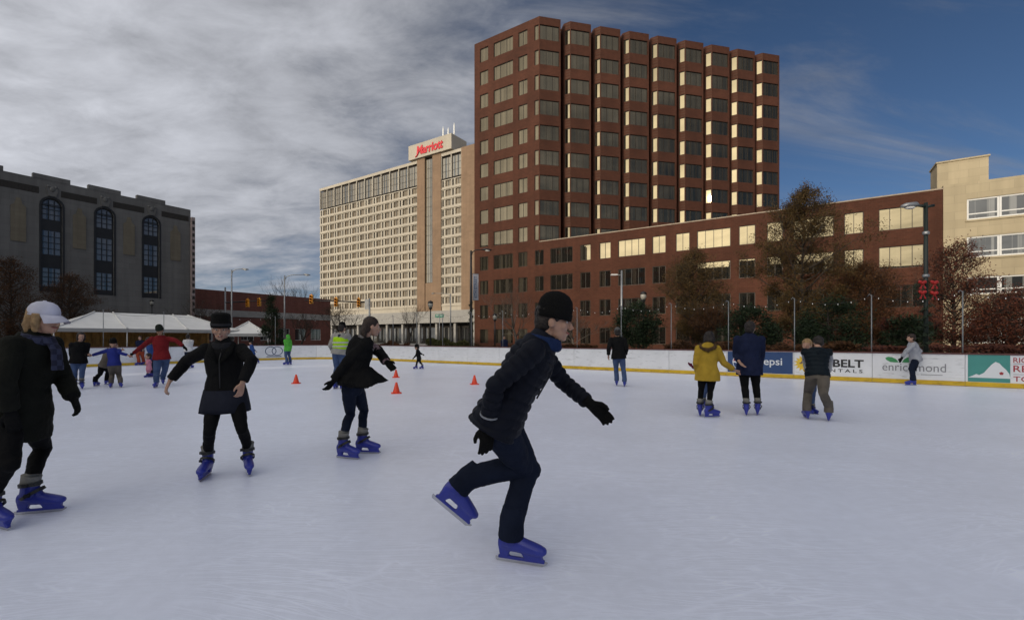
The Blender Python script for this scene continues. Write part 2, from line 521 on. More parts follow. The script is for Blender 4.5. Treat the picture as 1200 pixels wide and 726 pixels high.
for j in range(9):
    c = to_tower(CORN + E_ * (PITCH * j))
    link('bay_wall', mesh_first if j == 0 else mesh_last if j == 8 else mesh_mid, tower, c, RZB)
    M = Matrix.Translation(c) @ Matrix.Rotation(RZB, 4, 'Z')
    for z in ROWS_HIGH:
        p = M @ Vector((.10, .10, z - WH / 2))
        window(tower, 'tb', BAYW - .32, WH, 3, bronze, g_tower, p, RZB)
        if j:
            q = Vector((nb.x, nb.y, 0)); d = Vector((-nb.x, -nb.y, 0)).normalized()
            nn = Vector((-d.y, d.x, 0))
            p = M @ (q + d * .17 + nn * .10 + Vector((0, 0, z - WH / 2)))
            window(tower, 'tn', NL - .25, WH, 1, bronze, g_wing, p, angn)
# roof slab following the bays, a little below the parapet
poly = [Vector((0, DEP, 0)), Vector((0, .02, 0)), Vector((UC, .02, 0))]
for j in range(9):
    M = Matrix.Translation(to_tower(CORN + E_ * (PITCH * j))) @ Matrix.Rotation(RZB, 4, 'Z')
    if j: poly += [M @ Vector((nb.x, 1.88, 0)), M @ Vector((nb.x + .02, nb.y + .02, 0)), M @ Vector((0, .02, 0))]
    poly += [M @ Vector((BAYW - .02, .02, 0))]
    poly += [M @ Vector((BAYW - .02, 1.88, 0))] if j < 8 else [M @ Vector((BAYW + .73, .81, 0)), M @ Vector((BAYW + .73, 24, 0))]
rb = MB()
rb.prism([(p.x, p.y) for p in poly], TOWER_TOP - .5, TOWER_TOP - .3)
rb.build('roof', roofm, tower)

# ------------------------------------------------------------------ the low brick wing along the street
UE = UW(1105.0)
wing = thing('brick_wing_building', 'long four-storey red brick office wing with bronze ribbon windows along the street', 'building', (TO[0], TO[1], 0), ANG_A)
cw = [(627, 637, 2), (645, 671, 4), (680, 692, 2), (702.5, 715.5, 2), (724.5, 756, 4), (764.5, 780, 2), (792, 808, 2),
      (817, 856, 4), (866, 885, 2), (899, 917.5, 2), (930, 977, 4), (989.5, 1012, 2), (1030, 1083, 4)]
cols = [(UW(a), UW(b), n) for a, b, n in cw]
mb = MB()
wall(mb, USPLIT, UE, 0, WING_TOP, [(a, b, z - WH / 2, z + WH / 2) for a, b, n in cols for z in ROWS_LOW], .18)
mb.quad((UE, 0, 0), (UE, 22, 0), (UE, 22, WING_TOP), (UE, 0, WING_TOP))
mb.build('street_wall', brick, wing)
for a, b, n in cols:
    for z in ROWS_LOW:
        window(wing, 'ww', b - a, WH, n, bronze, g_wing, (a, .10, z - WH / 2))
rb = MB(); rb.box(UC + .1, UE - .05, .05, 22, WING_TOP - .45, WING_TOP - .25); rb.build('roof', roofm, wing)
cp = MB(); cp.box(UC + .02, UE + .03, -.05, .28, WING_TOP + .003, WING_TOP + .12); cp.build('coping', coping, wing)

# ------------------------------------------------------------------ tan stone building at the right
tanb = thing('tan_stone_building', 'tan stone building with white ribbon windows and a rooftop penthouse, at the right edge', 'building', tuple(on_front(UE, -.02)), ANG_A)
TL = 30.0
def UT(px): return UW(px) - UE
tw = []
for z0, z1, p0 in ((11.9, 13.75, 1133), (8.55, 10.4, 1133.5), (5.3, 6.85, 1133.5), (1.0, 3.2, 1133.5)):
    u = UT(p0)
    for k in range(12):
        tw.append((u + 2.06 * k, u + 2.06 * (k + 1) - .0, z0, z1))
mb = MB()
rib = sorted({(z0, z1) for _, _, z0, z1 in tw})
u_s = UT(1133)
wall(mb, 0.02, TL, 0, 15.25, [(u_s, u_s + 2.06 * 12, a, b) for a, b in rib], .22)
mb.quad((0.02, 20, 0), (0.02, 0, 0), (0.02, 0, 15.25), (0.02, 20, 15.25))
mb.box(0.02, TL, .25, .5, 15.05, 15.25)
mb.build('street_wall', tan, tanb)
for a, b, z0, z1 in tw:
    window(tanb, 'tan', 2.05, z1 - z0, 1, white_f, g_tan, (u_s + round((a - u_s) / 2.06) * 2.06, .08, z0), bar=.13, hbar=(.28,))
    pass
sl = MB()
for z0, z1 in rib: pass
for z0, z1 in rib:
    sl = MB(); sl.box(u_s - .1, u_s + 2.06 * 12 + .1, -.09, .06, z0 - .16, z0 - .003); sl.build('window_sill', tan, tanb)
rb = MB(); rb.box(.1, TL, .5, 20, 14.6, 14.8); rb.build('roof', roofm, tanb)
ph = MB()
O6 = on_front(UE, 6)
pa, pb = facade_u(O6, ANG_A, 1098), facade_u(O6, ANG_A, 1158.5)
ph.box(pa, pb, 6.0, 8.8, 14.8, 19.0); ph.box(pa - .1, pb + .1, 5.9, 8.9, 19.003, 19.15)
ph.build('penthouse', tan, tanb)

# ------------------------------------------------------------------ hotel slab
HO = (-69.8, 165.4)
def UH(px): return facade_u(HO, ANG_A, px)
hotel = thing('hotel_tower', 'tall cream hotel slab with grid of small windows and a red rooftop name sign', 'hotel', (HO[0], HO[1], 0), ANG_A)
HT, GL0, GL1 = 55.6, 48.0, 54.2
ub0, ub1 = UH(375.6), UH(489.6)
BW = (ub1 - ub0) / 12
p1, g0, g1, p2 = UH(491.0), UH(498.6), UH(507.6), UH(516.6)
q0, q1 = UH(517.6), UH(541.2)
BW2 = (q1 - q0) / 2
UHE = UH(541.5) + 16
bays = [(ub0 + i * BW, BW) for i in range(12)] + [(q0 + i * BW2, BW2) for i in range(2)]
hrows = [45.0 - 2.84 * k for k in range(13)]          # cell floor heights
opens, winl, slots = [], [], []
for u, bw in bays:
    for z in hrows:
        a, b = u + .38 * bw, u + .94 * bw
        winl.append((a, b, z + .72, z + 2.5)); slots.append((u + .06 * bw, u + .22 * bw, z + .62, z + 2.52))
opens = winl + slots
mb = MB()
wall(mb, 0, ub1, 9.5, GL0 - .25, [o for o in opens if o[0] < ub1], .45)
wall(mb, q0, q1, 9.5, GL0 - .25, [o for o in opens if o[0] > p2], .45)
mb.box(0, ub1, -.25, .8, GL1 + .5, HT)                # roof fascia
mb.box(q0, q1, -.25, .8, GL1 + .5, HT)
mb.build('window_wall', cream, hotel)
for u, bw in bays:                                    # projecting fins and sill bands
    pass
for i, z in enumerate(hrows):
    b = MB()
    b.box(.0, ub1, -.22, -.002, z - .12, z + .22); b.box(q0, q1, -.22, -.002, z - .12, z + .22)
    b.build('spandrel_band', cream, hotel)
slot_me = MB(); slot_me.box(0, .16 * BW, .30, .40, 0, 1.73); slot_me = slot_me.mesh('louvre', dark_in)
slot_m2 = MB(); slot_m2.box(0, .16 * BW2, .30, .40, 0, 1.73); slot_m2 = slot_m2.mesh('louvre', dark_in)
for a, b, c, d in winl: window(hotel, 'hw', b - a, d - c, 2, bronze, g_hotel, (a, .28, c), bar=.08)
for a, b, c, d in slots: link('louvre', slot_me if a < ub1 else slot_m2, hotel, (a, 0, c))
for u, bw in bays:                                    # two-storey glazed panels under the roof
    window(hotel, 'hp', bw * .86, GL1 - GL0 - .1, 3, bronze, g_band, (u + .10 * bw, -.05, GL0 + .05), bar=.12, hbar=(.33, .66))
for u in sorted({round(b[0], 3) for b in bays} | {round(b[0] + b[1], 3) for b in bays}):
    f = MB(); f.box(u - .16, u + .16, -.20, .2, GL0, GL1 + .48); f.build('mullion', cream, hotel)
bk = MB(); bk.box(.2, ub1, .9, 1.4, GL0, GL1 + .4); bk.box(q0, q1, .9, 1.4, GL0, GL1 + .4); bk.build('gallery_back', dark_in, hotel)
pr = MB()
pr.box(ub1 + .02, g0, -.35, 1.5, 9.5, HT + .3); pr.box(g1, q0 - .02, -.35, 1.5, 9.5, HT + .3)
pr.build('brick_pier', pier_m, hotel)
pe = MB(); pe.box(q1 + .02, UHE, -.3, 20, 9.5, HT + .1); pe.build('end_wall', pier_m, hotel)
window(hotel, 'stair', g1 - g0, HT - 18.4, 3, bronze, g_band, (g0, .1, 18), bar=.1, hbar=[k / 13 for k in range(1, 13)])
fp = MB(); fp.box(g0, g1, -.1, 1, 9.5, 17.99); fp.build('stair_base', pier_m, hotel)
bd = MB(); bd.box(0.05, q1, 1.5, 19, 9.5, HT - .4); bd.build('slab_body', pier_m, hotel)
pl = MB(); pl.box(-.6, UHE + .4, -.6, 21, 0, 9.48); pl.build('plinth', conc, hotel)
# rooftop box with its sign
s0, s1 = UH(481.5), UH(530)
zt = HT + 4.7
hb = MB(); hb.box(s0, s1 + .5, -1.0, 6.0, HT + .32, zt); hb.build('rooftop_box', cream, hotel)
me = text_mesh('Marriott', 3.5, red_sign, bold=.09, extrude=.08, spacing=.96, shear=.1)
xs = [v.co.x for v in me.vertices]; wtxt = max(xs) - min(xs)
sx = (UH(521.5) - UH(491)) / wtxt
me.transform(Matrix.Diagonal((sx, 1, 1.05, 1)))
link('lettering', me, hotel, (UH(491), -1.12, HT + 1.25))
sw = MB()                                             # the swash that leads into the capital
sw.tube([(0, 0, 0), (.7, 0, .25), (1.2, 0, .9), (1.6, 0, 2.0)], [.12, .2, .24, .16], 6)
sw.build('lettering', red_sign, hotel, (UH(489.6), -1.12, HT + .75))
for px, h in ((511.5, 5.0), (517.5, 4.2), (524.5, 5.0)):
    an = MB(); an.tube([(0, 0, 0), (0, 0, h)], .13, 6); an.box(-.22, .22, -.12, .12, h * .35, h * .9)
    an.build('antenna', white_f, hotel, (UH(px), 3.0, zt))
# podium with canopy in front
pd = MB(); pd.box(UH(362) - 3, UHE + 6, -9, -.7, 5.6, 8.8); pd.build('podium_fascia', conc, hotel)
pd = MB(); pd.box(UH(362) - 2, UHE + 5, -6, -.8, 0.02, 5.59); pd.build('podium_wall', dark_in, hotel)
for k in range(14):
    c = MB(); c.box(-.35, .35, -.35, .35, .02, 5.59); c.build('column', conc, hotel, (UH(362) - 1 + k * 6.5, -8, 0))
    if k < 13: window(hotel, 'sf', 5.4, 3.9, 4, bronze, g_tan, (UH(362) - .4 + k * 6.5, -6.1, .5))

# ------------------------------------------------------------------ grey stone theatre-like hall at the left
LO = (-42.4, 60.0)
def UL(px): return facade_u(LO, ANG_B, px)
hall = thing('grey_stone_hall', 'grey stone hall with tall black arched windows and stepped parapet, at the left edge', 'building', (LO[0], LO[1], 0), ANG_B)
def hz(px, py):
    """height on the hall's front at a sight line"""
    u = UL(px); Y = LO[1] + u * math.sin(ANG_B)
    return EYE - (py - HY) / F * Y
LT = 18.35
ctr = [UL(177.5), UL(123), UL(61)]
stp = ctr[1] - ctr[0]
ctr = [ctr[0], ctr[1], ctr[2], ctr[2] + stp * 1.12, ctr[2] + stp * 2.15]
AW, AZ0, AZ1 = UL(187) - UL(168.5), hz(177, 349), hz(177, 254)
mb = MB(); U0 = -32.0
ops = []
for c in ctr:
    ops.append((c - AW / 2, c + AW / 2, AZ0, AZ1 - AW / 2))
wall(mb, U0, 0, 0, AZ1 - AW / 2, ops, .35)
# the band with the arches
zsp = AZ1 - AW / 2
edges = [U0]
for c in sorted(ctr): edges += [c - AW / 2, c + AW / 2]
edges.append(0)
for i in range(0, len(edges), 2):
    mb.quad((edges[i], 0, zsp), (edges[i + 1], 0, zsp), (edges[i + 1], 0, AZ1), (edges[i], 0, AZ1))
K = 10
for c in ctr:
    arc = [(c + AW / 2 * math.cos(math.pi * k / K), zsp + AW / 2 * math.sin(math.pi * k / K)) for k in range(K + 1)]
    for k in range(K):
        a, b = arc[k], arc[k + 1]
        mb.quad((b[0], 0, b[1]), (a[0], 0, a[1]), (a[0], 0, AZ1), (b[0], 0, AZ1))
        mb.quad((a[0], 0, a[1]), (b[0], 0, b[1]), (b[0], .35, b[1]), (a[0], .35, a[1]))
wall(mb, U0, 0, AZ1, LT, [], .1)
for c in ctr:                                          # stepped parapet over each window
    mb.box(c - 1.45, c + 1.45, -.03, .5, LT, LT + .48)
mb.box(U0, 0, 0.004, .45, LT - .3, LT - .004)
mb.quad((0, 0, 0), (0, 30, 0), (0, 30, LT), (0, 0, LT))
mb.box(U0, -.02, -.14, -.004, 0, 4.1)                   # base course
mb.build('street_wall', grey_stone, hall)
rb = MB(); rb.box(U0, -.1, .5, 30, LT - .9, LT - .6); rb.build('roof', roofm, hall)
for c in ctr:
    f = MB()
    zt_ = AZ1 - .02
    H = zt_ - AZ0
    secs = [(AZ0 + .06 * H, AZ0 + .255 * H), (AZ0 + .40 * H, AZ0 + .655 * H), (AZ0 + .775 * H, AZ1 - .12)]
    # dark metal body with three glazed fields
    fo = [(c - AW / 2 + .13, c + AW / 2 - .13, a, b if i < 2 else zsp) for i, (a, b) in enumerate(secs)]
    wall(f, c - AW / 2 + .01, c + AW / 2 - .01, AZ0, zsp, fo, .1, y=.2)
    ro, ri = AW / 2 - .01, AW / 2 - .13
    for k in range(K):
        t0, t1 = math.pi * k / K, math.pi * (k + 1) / K
        f.quad((c + ri * math.cos(t0), .2, zsp + ri * math.sin(t0)), (c + ro * math.cos(t0), .2, zsp + ro * math.sin(t0)), (c + ro * math.cos(t1), .2, zsp + ro * math.sin(t1)), (c + ri * math.cos(t1), .2, zsp + ri * math.sin(t1)))
    for i, (a, b) in enumerate(secs):
        for k in (1, 2): 
            x = c - AW / 2 + .13 + (AW - .26) * k / 3
            f.box(x - .035, x + .035, .19, .25, a, b - (.05 if i < 2 else .12))
        for k in (1, 2, 3):
            z = a + (b - a) * k / (4 if i != 1 else 4)
            f.box(c - AW / 2 + .13, c + AW / 2 - .13, .195, .245, z - .03, z + .03)
    fr = f.build('arched_window', black_f, hall)
    for i, (a, b) in enumerate(secs):
        g = MB()
        if i < 2: g.quad((c - AW / 2 + .1, .26, a - .02), (c + AW / 2 - .1, .26, a - .02), (c + AW / 2 - .1, .26, b + .02), (c - AW / 2 + .1, .26, b + .02))
        else:
            pts = [(c - ri, .26, a - .02), (c + ri, .26, a - .02)] + [(c + ri * math.cos(math.pi * k / K), .26, zsp + ri * math.sin(math.pi * k / K)) for k in range(K + 1)]
            g.add(pts, [tuple(range(len(pts)))])
        g.build('pane', g_old, fr)
    # raised architrave and crest
    a = MB()
    for k in range(K):
        t0, t1 = math.pi * k / K, math.pi * (k + 1) / K
        r0, r1 = AW / 2 + .01, AW / 2 + .17
        P_ = [(c + r * math.cos(t), y, zsp + r * math.sin(t)) for y in (-.07, -.002) for t in (t0, t1) for r in (r0, r1)]
        a.add(P_, [(0, 1, 3, 2), (1, 5, 7, 3), (4, 0, 2, 6)])
    a.box(c - AW / 2 - .17, c - AW / 2 - .01, -.07, -.002, AZ0, zsp); a.box(c + AW / 2 + .01, c + AW / 2 + .17, -.07, -.002, AZ0, zsp)
    a.build('architrave', black_f, hall)
    cr = MB()
    z = AZ1 + .95
    cr.prism([(c - .45, z), (c - .3, z - .75), (c, z - 1.0 + .25), (c + .3, z - .75), (c + .45, z), (c + .3, z + .45), (c, z + .6), (c - .3, z + .45)], .03, .16, M=Matrix(((1, 0, 0, 0), (0, 0, -1, 0), (0, 1, 0, 0), (0, 0, 0, 1))))
    cr.ball((c, -.16, z), (.24, .1, .3), 8); cr.ball((c - .3, -.14, z + .25), (.14, .08, .14), 6); cr.ball((c + .3, -.14, z + .25), (.14, .08, .14), 6)
    cr.build('stone_crest', grey_stone, hall)
mids = [ctr[0] + 2.55] + [(ctr[i] + ctr[i + 1]) / 2 for i in range(4)]
for i, c in enumerate(mids):                           # blind buff panels and frieze grilles between windows
    n = MB()
    h0, h1 = AZ0 + 5.0, AZ1 - .9
    wv = .55
    pts = [(c - wv, h0), (c + wv, h0), (c + wv, h1 - .5), (c + wv * .5, h1 - .25), (c + .15, h1 + .35), (c - .15, h1 + .35), (c - wv * .5, h1 - .25), (c - wv, h1 - .5)]
    n.prism(pts, .004, .06, M=Matrix(((1, 0, 0, 0), (0, 0, -1, 0), (0, 1, 0, 0), (0, 0, 0, 1))))
    n.build('blind_panel', niche_m, hall)
    g = MB(); gw = 1.5
    for k in range(12):
        x = c - gw + 2 * gw * k / 12
        g.box(x + .03, x + 2 * gw / 12 - .03, -.03, -.003, LT - 1.55, LT - .95)
    g.box(c - gw, c + gw, -.012, -.002, LT - 1.6, LT - .9)
    g.build('frieze_grille', dark_in, hall)
# vertical sign down the corner: dark squares on a pale strip
vs = MB(); vs.box(-.1, .28, -.62, -.15, 4.4, 17.3)
vs.build('corner_sign', mat('sign_strip', (.34, .27, .26), .6), hall)
for k in range(15):
    d = MB(); d.box(0, .02, -.17, .17, 0, .45); d.build('sign_letter', dark_in, hall, (.281, -.385, 4.9 + k * .82))
    d = MB(); d.box(-.14, .14, -.02, 0, 0, .45); d.build('sign_letter', dark_in, hall, (.09, -.621, 4.9 + k * .82))

# ------------------------------------------------------------------ low dark brick building beyond the hall
BO = (-58.0, 75.0)
brick2 = wall_mat('dark_red_brick', (.17, .065, .05), (.15, .09, .08), .5, .25, var=.15)
low = thing('low_brick_building', 'low dark red brick building beyond the street lamps', 'building', (BO[0], BO[1], 0), ANG_B)
lb = MB()
lops = [(2 + 3.6 * k, 4.4 + 3.6 * k, 1.0, 3.4) for k in range(8)]
wall(lb, -10, 32, 0, 5.4, lops, .2)
wall(lb, -10, 32, 6.6, 10.0, [], .2)
lb.quad((32, 0, 0), (32, 25, 0), (32, 25, 10), (32, 0, 10))
lb.box(-10, 32, .01, .4, 9.8, 10.1)
lb.build('street_wall', brick2, low)
b_ = MB(); b_.box(-10, 32, -.1, .3, 5.402, 6.598); b_.build('stone_band', conc, low)
for a, b, c, d in lops: window(low, 'lw', b - a, d - c, 2, white_f, g_tan, (a, .1, c))
rb = MB(); rb.box(-10, 32, .4, 25, 9.3, 9.6); rb.build('roof', roofm, low)

# ------------------------------------------------------------------ street blocks behind the camera (they shade the rink and stand in the window reflections)
sd, pdv = Vector((-.664, -.748, 0)), Vector((.748, -.664, 0))
blk_ang = math.atan2(pdv.y, pdv.x)
def block(l0, l1, h, m, label, step=0):
    c = sd * 45 + pdv * l0
    t = thing('office_block', label, 'building', tuple(c), blk_ang)
    # local x along the row, local +y towards the rink? keep the front on the rink side
    L_ = l1 - l0
    b = MB()
    n = max(2, int(L_ / 4))
    flo = int(h / 3.7)
    op = [(L_ * (i + .2) / n, L_ * (i + .8) / n, 1.2 + 3.7 * k, 3.2 + 3.7 * k) for i in range(n) for k in range(flo - 0) if 3.4 + 3.7 * k < h]
    fr = MB(); wall(fr, 0, L_, 0, h, op, .2)
    T = Matrix.Translation((L_, 0, 0)) @ Matrix.Rotation(math.pi, 4, 'Z')
    b.add([T @ Vector(p) for p in fr.v], fr.f)
    b.box(0, L_, -18, -.5, 0, h - .4)
    if step: b.box(L_ * .3, L_ * .62, -14, -3, h - .4, h + step)
    b.build('block_wall', m, t)
    g = MB(); g.quad((L_, -.2, 0.02), (0, -.2, 0.02), (0, -.2, h - .5), (L_, -.2, h - .5)); g.build('block_glazing', g_tan, t)
block(-118, -62, 37, grey_stone, 'tall grey stone block standing behind the rink, out of the picture', 0)
block(-61.9, -24.3, 26, brick2, 'dark brick block standing behind the rink, out of the picture', 2.5)
block(-22.9, 12, 23.5, conc, 'pale concrete block standing behind the rink, out of the picture', 2)
block(12.1, 75, 21, grey_stone, 'long grey block standing behind the rink, out of the picture', 0)

# invented gap lets a sun strip onto the ice; added unseen box caps it
c = sd * 45 + pdv * -24.28
br = thing('sun_blocker', 'added sunlight blocker between two blocks behind the rink, out of the picture', 'light blocker', tuple(c), blk_ang)
m = MB(); m.box(0, 1.36, -4, -1, 17.7, 23.4); m.build('blocker_box', conc, br)  # added box, ends the sun strip before the far boards
m = MB(); m.box(.2, 1.16, -.99, -.95, 18.6, 21.0); m.build('window', g_tan, br)  # glazing on the added blocker
# ------------------------------------------------------------------ ground, streets, ice
def sheet(name, pts, z, m):
    b = MB(); b.add([(x, y, z) for x, y in pts], [tuple(range(len(pts)))])
    return tag(b.build(name, m), kind='structure')
asphalt = mat('asphalt', (.05, .05, .052), .9, var=.2, scale=1.0, bump=.3, bscale=60)
plaza_m = mat('plaza_concrete', (.26, .25, .235), .9, var=.15, scale=.5, bump=.2)
paint = mat('road_paint', (.75, .74, .70), .7, var=.1)
sheet('ground', [(-2500, -2500), (2500, -2500), (2500, 2500), (-2500, 2500)], -.06, plaza_m)
def fq(u0, u1, y0, y1): return [tuple(on_front(u, y).xy) for u, y in ((u0, y0), (u1, y0), (u1, y1), (u0, y1))]
sheet('road', fq(-120, 140, -18, -5.2), -.052, asphalt)
sheet('cross_road', [(-27.5, 60.0), (-17, 53), (60, 172), (48, 180)], -.056, asphalt)
pv = MB(); pv.prism(fq(-2, 110, -5.0, -.25), -.05, .07); tag(pv.build('pavement', conc), kind='structure')
for k in range(30):
    sheet('lane_marking', fq(-60 + 5 * k, -57.4 + 5 * k, -11.7, -11.55), -.047, paint)

# rink frame: s along the far boards (leftwards), n out from the camera
RD, RN = Vector((-.815, .58, 0)).normalized(), Vector((.58, .815, 0)).normalized()
S_END, N_FAR, RAD = 30.5, 19.1, 5.0
def rink(s, n, z=0): return RD * s + RN * n + Vector((0, 0, z))
ice = bpy.data.materials.new('rink_ice'); ice.use_nodes = True
t = ice.node_tree; N = t.nodes; L = t.links
b = N['Principled BSDF']
tc = N.new('ShaderNodeTexCoord')
def nz(scale, det, vec=None, rough=.55):
    n = N.new('ShaderNodeTexNoise'); n.inputs['Scale'].default_value = scale; n.inputs['Detail'].default_value = det; n.inputs['Roughness'].default_value = rough
    L.new(vec if vec is not None else tc.outputs['Object'], n.inputs['Vector']); return n.outputs[0]
def mrange(v, a, b_, c, d):
    n = N.new('ShaderNodeMapRange'); L.new(v, n.inputs['Value'])
    for k, x in zip(('From Min', 'From Max', 'To Min', 'To Max'), (a, b_, c, d)): n.inputs[k].default_value = x
    return n.outputs[0]
def mth(op, a, b_=None):
    n = N.new('ShaderNodeMath'); n.operation = op
    for i, v in enumerate((a, b_)):
        if v is None: continue
        if isinstance(v, (int, float)): n.inputs[i].default_value = v
        else: L.new(v, n.inputs[i])
    return n.outputs[0]
def scratches(ang, stretch, scale, seed):
    mp = N.new('ShaderNodeMapping'); mp.inputs['Rotation'].default_value = (0, 0, R(ang)); mp.inputs['Location'].default_value = (seed * 3.7, seed * 1.3, seed)
    mp.inputs['Scale'].default_value = (1, stretch, 1)
    # bend the lines a little
    dn = N.new('ShaderNodeTexNoise'); dn.inputs['Scale'].default_value = .35; dn.inputs['Detail'].default_value = 1
    L.new(tc.outputs['Object'], dn.inputs['Vector'])
    sc_ = N.new('ShaderNodeVectorMath'); sc_.operation = 'SCALE'; sc_.inputs['Scale'].default_value = 1.6; L.new(dn.outputs['Color'], sc_.inputs[0])
    ad = N.new('ShaderNodeVectorMath'); L.new(tc.outputs['Object'], ad.inputs[0]); L.new(sc_.outputs[0], ad.inputs[1])
    L.new(ad.outputs[0], mp.inputs[0])
    v = N.new('ShaderNodeTexVoronoi'); v.feature = 'DISTANCE_TO_EDGE'; v.inputs['Scale'].default_value = scale * 1.3; L.new(mp.outputs[0], v.inputs['Vector'])
    return mrange(v.outputs['Distance'], 0.0, .035, 1.0, 0.0)
s1 = scratches(20, 9, .9, 1); s2 = scratches(75, 12, .8, 2); s3 = scratches(-40, 10, 1.0, 3); s4 = scratches(110, 14, 1.3, 4)
ss = mth('MAXIMUM', mth('MAXIMUM', s1, s2), mth('MAXIMUM', s3, s4))
gate = mrange(nz(.9, 3), .38, .60, 0.12, 1.0)
ss = mth('MULTIPLY', ss, gate)
blot = mrange(nz(.28, 7, None, .65), .3, .7, .93, 1.04)
snow = mrange(nz(9, 5), .35, .75, .97, 1.03)
val = mth('MULTIPLY', mth('MULTIPLY', blot, snow), mth('ADD', 1.0, mth('MULTIPLY', ss, .12)))
spk = mrange(nz(5.5, 1), .80, .83, 1.0, .86)
vs_ = N.new('ShaderNodeVectorMath'); vs_.operation = 'SCALE'; vs_.inputs[0].default_value = (.775, .815, .945); L.new(val, vs_.inputs['Scale'])
L.new(vs_.outputs[0], b.inputs['Base Color'])
b.inputs['Roughness'].default_value = .33
b.inputs['IOR'].default_value = 1.31
bp = N.new('ShaderNodeBump'); bp.inputs['Strength'].default_value = .35; bp.inputs['Distance'].default_value = .01
L.new(mth('ADD', mth('MULTIPLY', nz(14, 6), .6), mth('MULTIPLY', ss, -.25)), bp.inputs['Height']); L.new(bp.outputs[0], b.inputs['Normal'])
ib = MB()
S0, N0 = -22.0, -4.0
outl = [rink(S0, N0), rink(S_END, N0)] + [rink(S_END - RAD + RAD * math.cos(a), N_FAR - RAD + RAD * math.sin(a)) for a in [math.pi / 2 * k / 10 for k in range(11)]] + [rink(S0, N_FAR)]
ib.add([(p.x, p.y, 0) for p in outl], [tuple(range(len(outl)))])
ib.f[0] = ib.f[0]
io = tag(ib.build('ice', ice), kind='structure')
# ------------------------------------------------------------------ rink boards
board_w = mat('board_plastic', (.74, .75, .77), .35, var=.06, scale=1.5, bump=.05)
def scuffs(m, thr, dark):
    t = m.node_tree; b = t.nodes['Principled BSDF']; src = b.inputs['Base Color'].links[0].from_socket
    tc = t.nodes.new('ShaderNodeTexCoord'); oi = t.nodes.new('ShaderNodeObjectInfo')
    mp = t.nodes.new('ShaderNodeMapping'); mp.inputs['Scale'].default_value = (2.0, 1, 9.0); t.links.new(tc.outputs['Object'], mp.inputs[0])
    ad = t.nodes.new('ShaderNodeVectorMath'); t.links.new(mp.outputs[0], ad.inputs[0])
    sc2 = t.nodes.new('ShaderNodeVectorMath'); sc2.operation = 'SCALE'; sc2.inputs[0].default_value = (31, 17, 9); t.links.new(oi.outputs['Random'], sc2.inputs['Scale']); t.links.new(sc2.outputs[0], ad.inputs[1])
    n = t.nodes.new('ShaderNodeTexNoise'); n.inputs['Scale'].default_value = 1.6; n.inputs['Detail'].default_value = 6; n.inputs['Roughness'].default_value = .65; t.links.new(ad.outputs[0], n.inputs['Vector'])
    r = t.nodes.new('ShaderNodeMapRange'); t.links.new(n.outputs[0], r.inputs['Value']); r.inputs['From Min'].default_value, r.inputs['From Max'].default_value = thr, thr + .12
    r.inputs['To Min'].default_value, r.inputs['To Max'].default_value = 1.0, dark
    s = t.nodes.new('ShaderNodeVectorMath'); s.operation = 'SCALE'; t.links.new(src, s.inputs[0]); t.links.new(r.outputs[0], s.inputs['Scale']); t.links.new(s.outputs[0], b.inputs['Base Color'])
scuffs(board_w, .56, .72)
kick_y = mat('yellow_kickplate', (.62, .40, .02), .4, var=.12, scale=3)
scuffs(kick_y, .52, .62)
cap_m = mat('cap_rail', (.10, .035, .03), .5, var=.15)
navy_ink = mat('navy_ink', (.02, .05, .12), .5, var=0)
blue_ad = mat('blue_banner', (.022, .06, .17), .5, var=.05)
white_ink = mat('white_ink', (.72, .74, .76), .5, var=0)
black_ink = mat('black_ink', (.02, .02, .022), .5, var=0)
grey_ink = mat('grey_ink', (.22, .22, .24), .5, var=0)
green_ink = mat('green_ink', (.05, .28, .10), .5, var=0)
teal_ink = mat('teal_ink', (.06, .27, .24), .5, var=.06)
red_ink = mat('red_ink', (.35, .03, .04), .5, var=0)
sun_ink = mat('yellow_ink', (.75, .50, .04), .5, var=0)
boards = thing('rink_boards', 'long white rink boards with yellow kickplate and adverts round the ice', 'rink boards', tuple(rink(0, N_FAR)))
bo = Vector(boards.location)
PW = 2.2
# panel chain: from right (s = -11.04) leftwards, round the corner, then down the left side
pts = []
s = -4.44 + 1.26 - 3 * PW - .02
s = -9.78
while s < S_END - RAD - .2:
    pts.append(rink(s, N_FAR)); s += PW
na = 4
for k in range(na + 1):
    a = math.pi / 2 - math.pi / 2 * k / na
    pts.append(rink(S_END - RAD + RAD * math.cos(a), N_FAR - RAD + RAD * math.sin(a)))
n_ = N_FAR - RAD - PW
while n_ > -4:
    pts.append(rink(S_END, n_)); n_ -= PW
panels = []
pm_cache = {}
def flatxz(poly, y0, y1):
    return Matrix(((1, 0, 0, 0), (0, 0, -1, 0), (0, 1, 0, 0), (0, 0, 0, 1)))
XZ = flatxz(None, 0, 0)
for i in range(len(pts) - 1):
    # local x must run rightwards as seen from the ice: from the left end b to the right end a
    a, b = pts[i], pts[i + 1]
    d = a - b; Lp = round(d.length, 3); d.normalize()
    ang = math.atan2(d.y, d.x)
    if Lp not in pm_cache:
        m1 = MB(); m1.box(.006, Lp - .006, 0, .07, .02, .955)
        m2 = MB(); m2.box(.004, Lp - .004, -.012, -.001, .012, .145)
        m3 = MB(); m3.box(0, Lp, -.025, .09, .956, 1.0)
        pm_cache[Lp] = (m1.mesh('board_panel', board_w), m2.mesh('kick_plate', kick_y), m3.mesh('cap_rail', cap_m))
    p = link('board_panel', pm_cache[Lp][0], boards, b - bo, ang)
    link('kick_plate', pm_cache[Lp][1], p); link('cap_rail', pm_cache[Lp][2], p)
    panels.append((p, a, b, Lp))
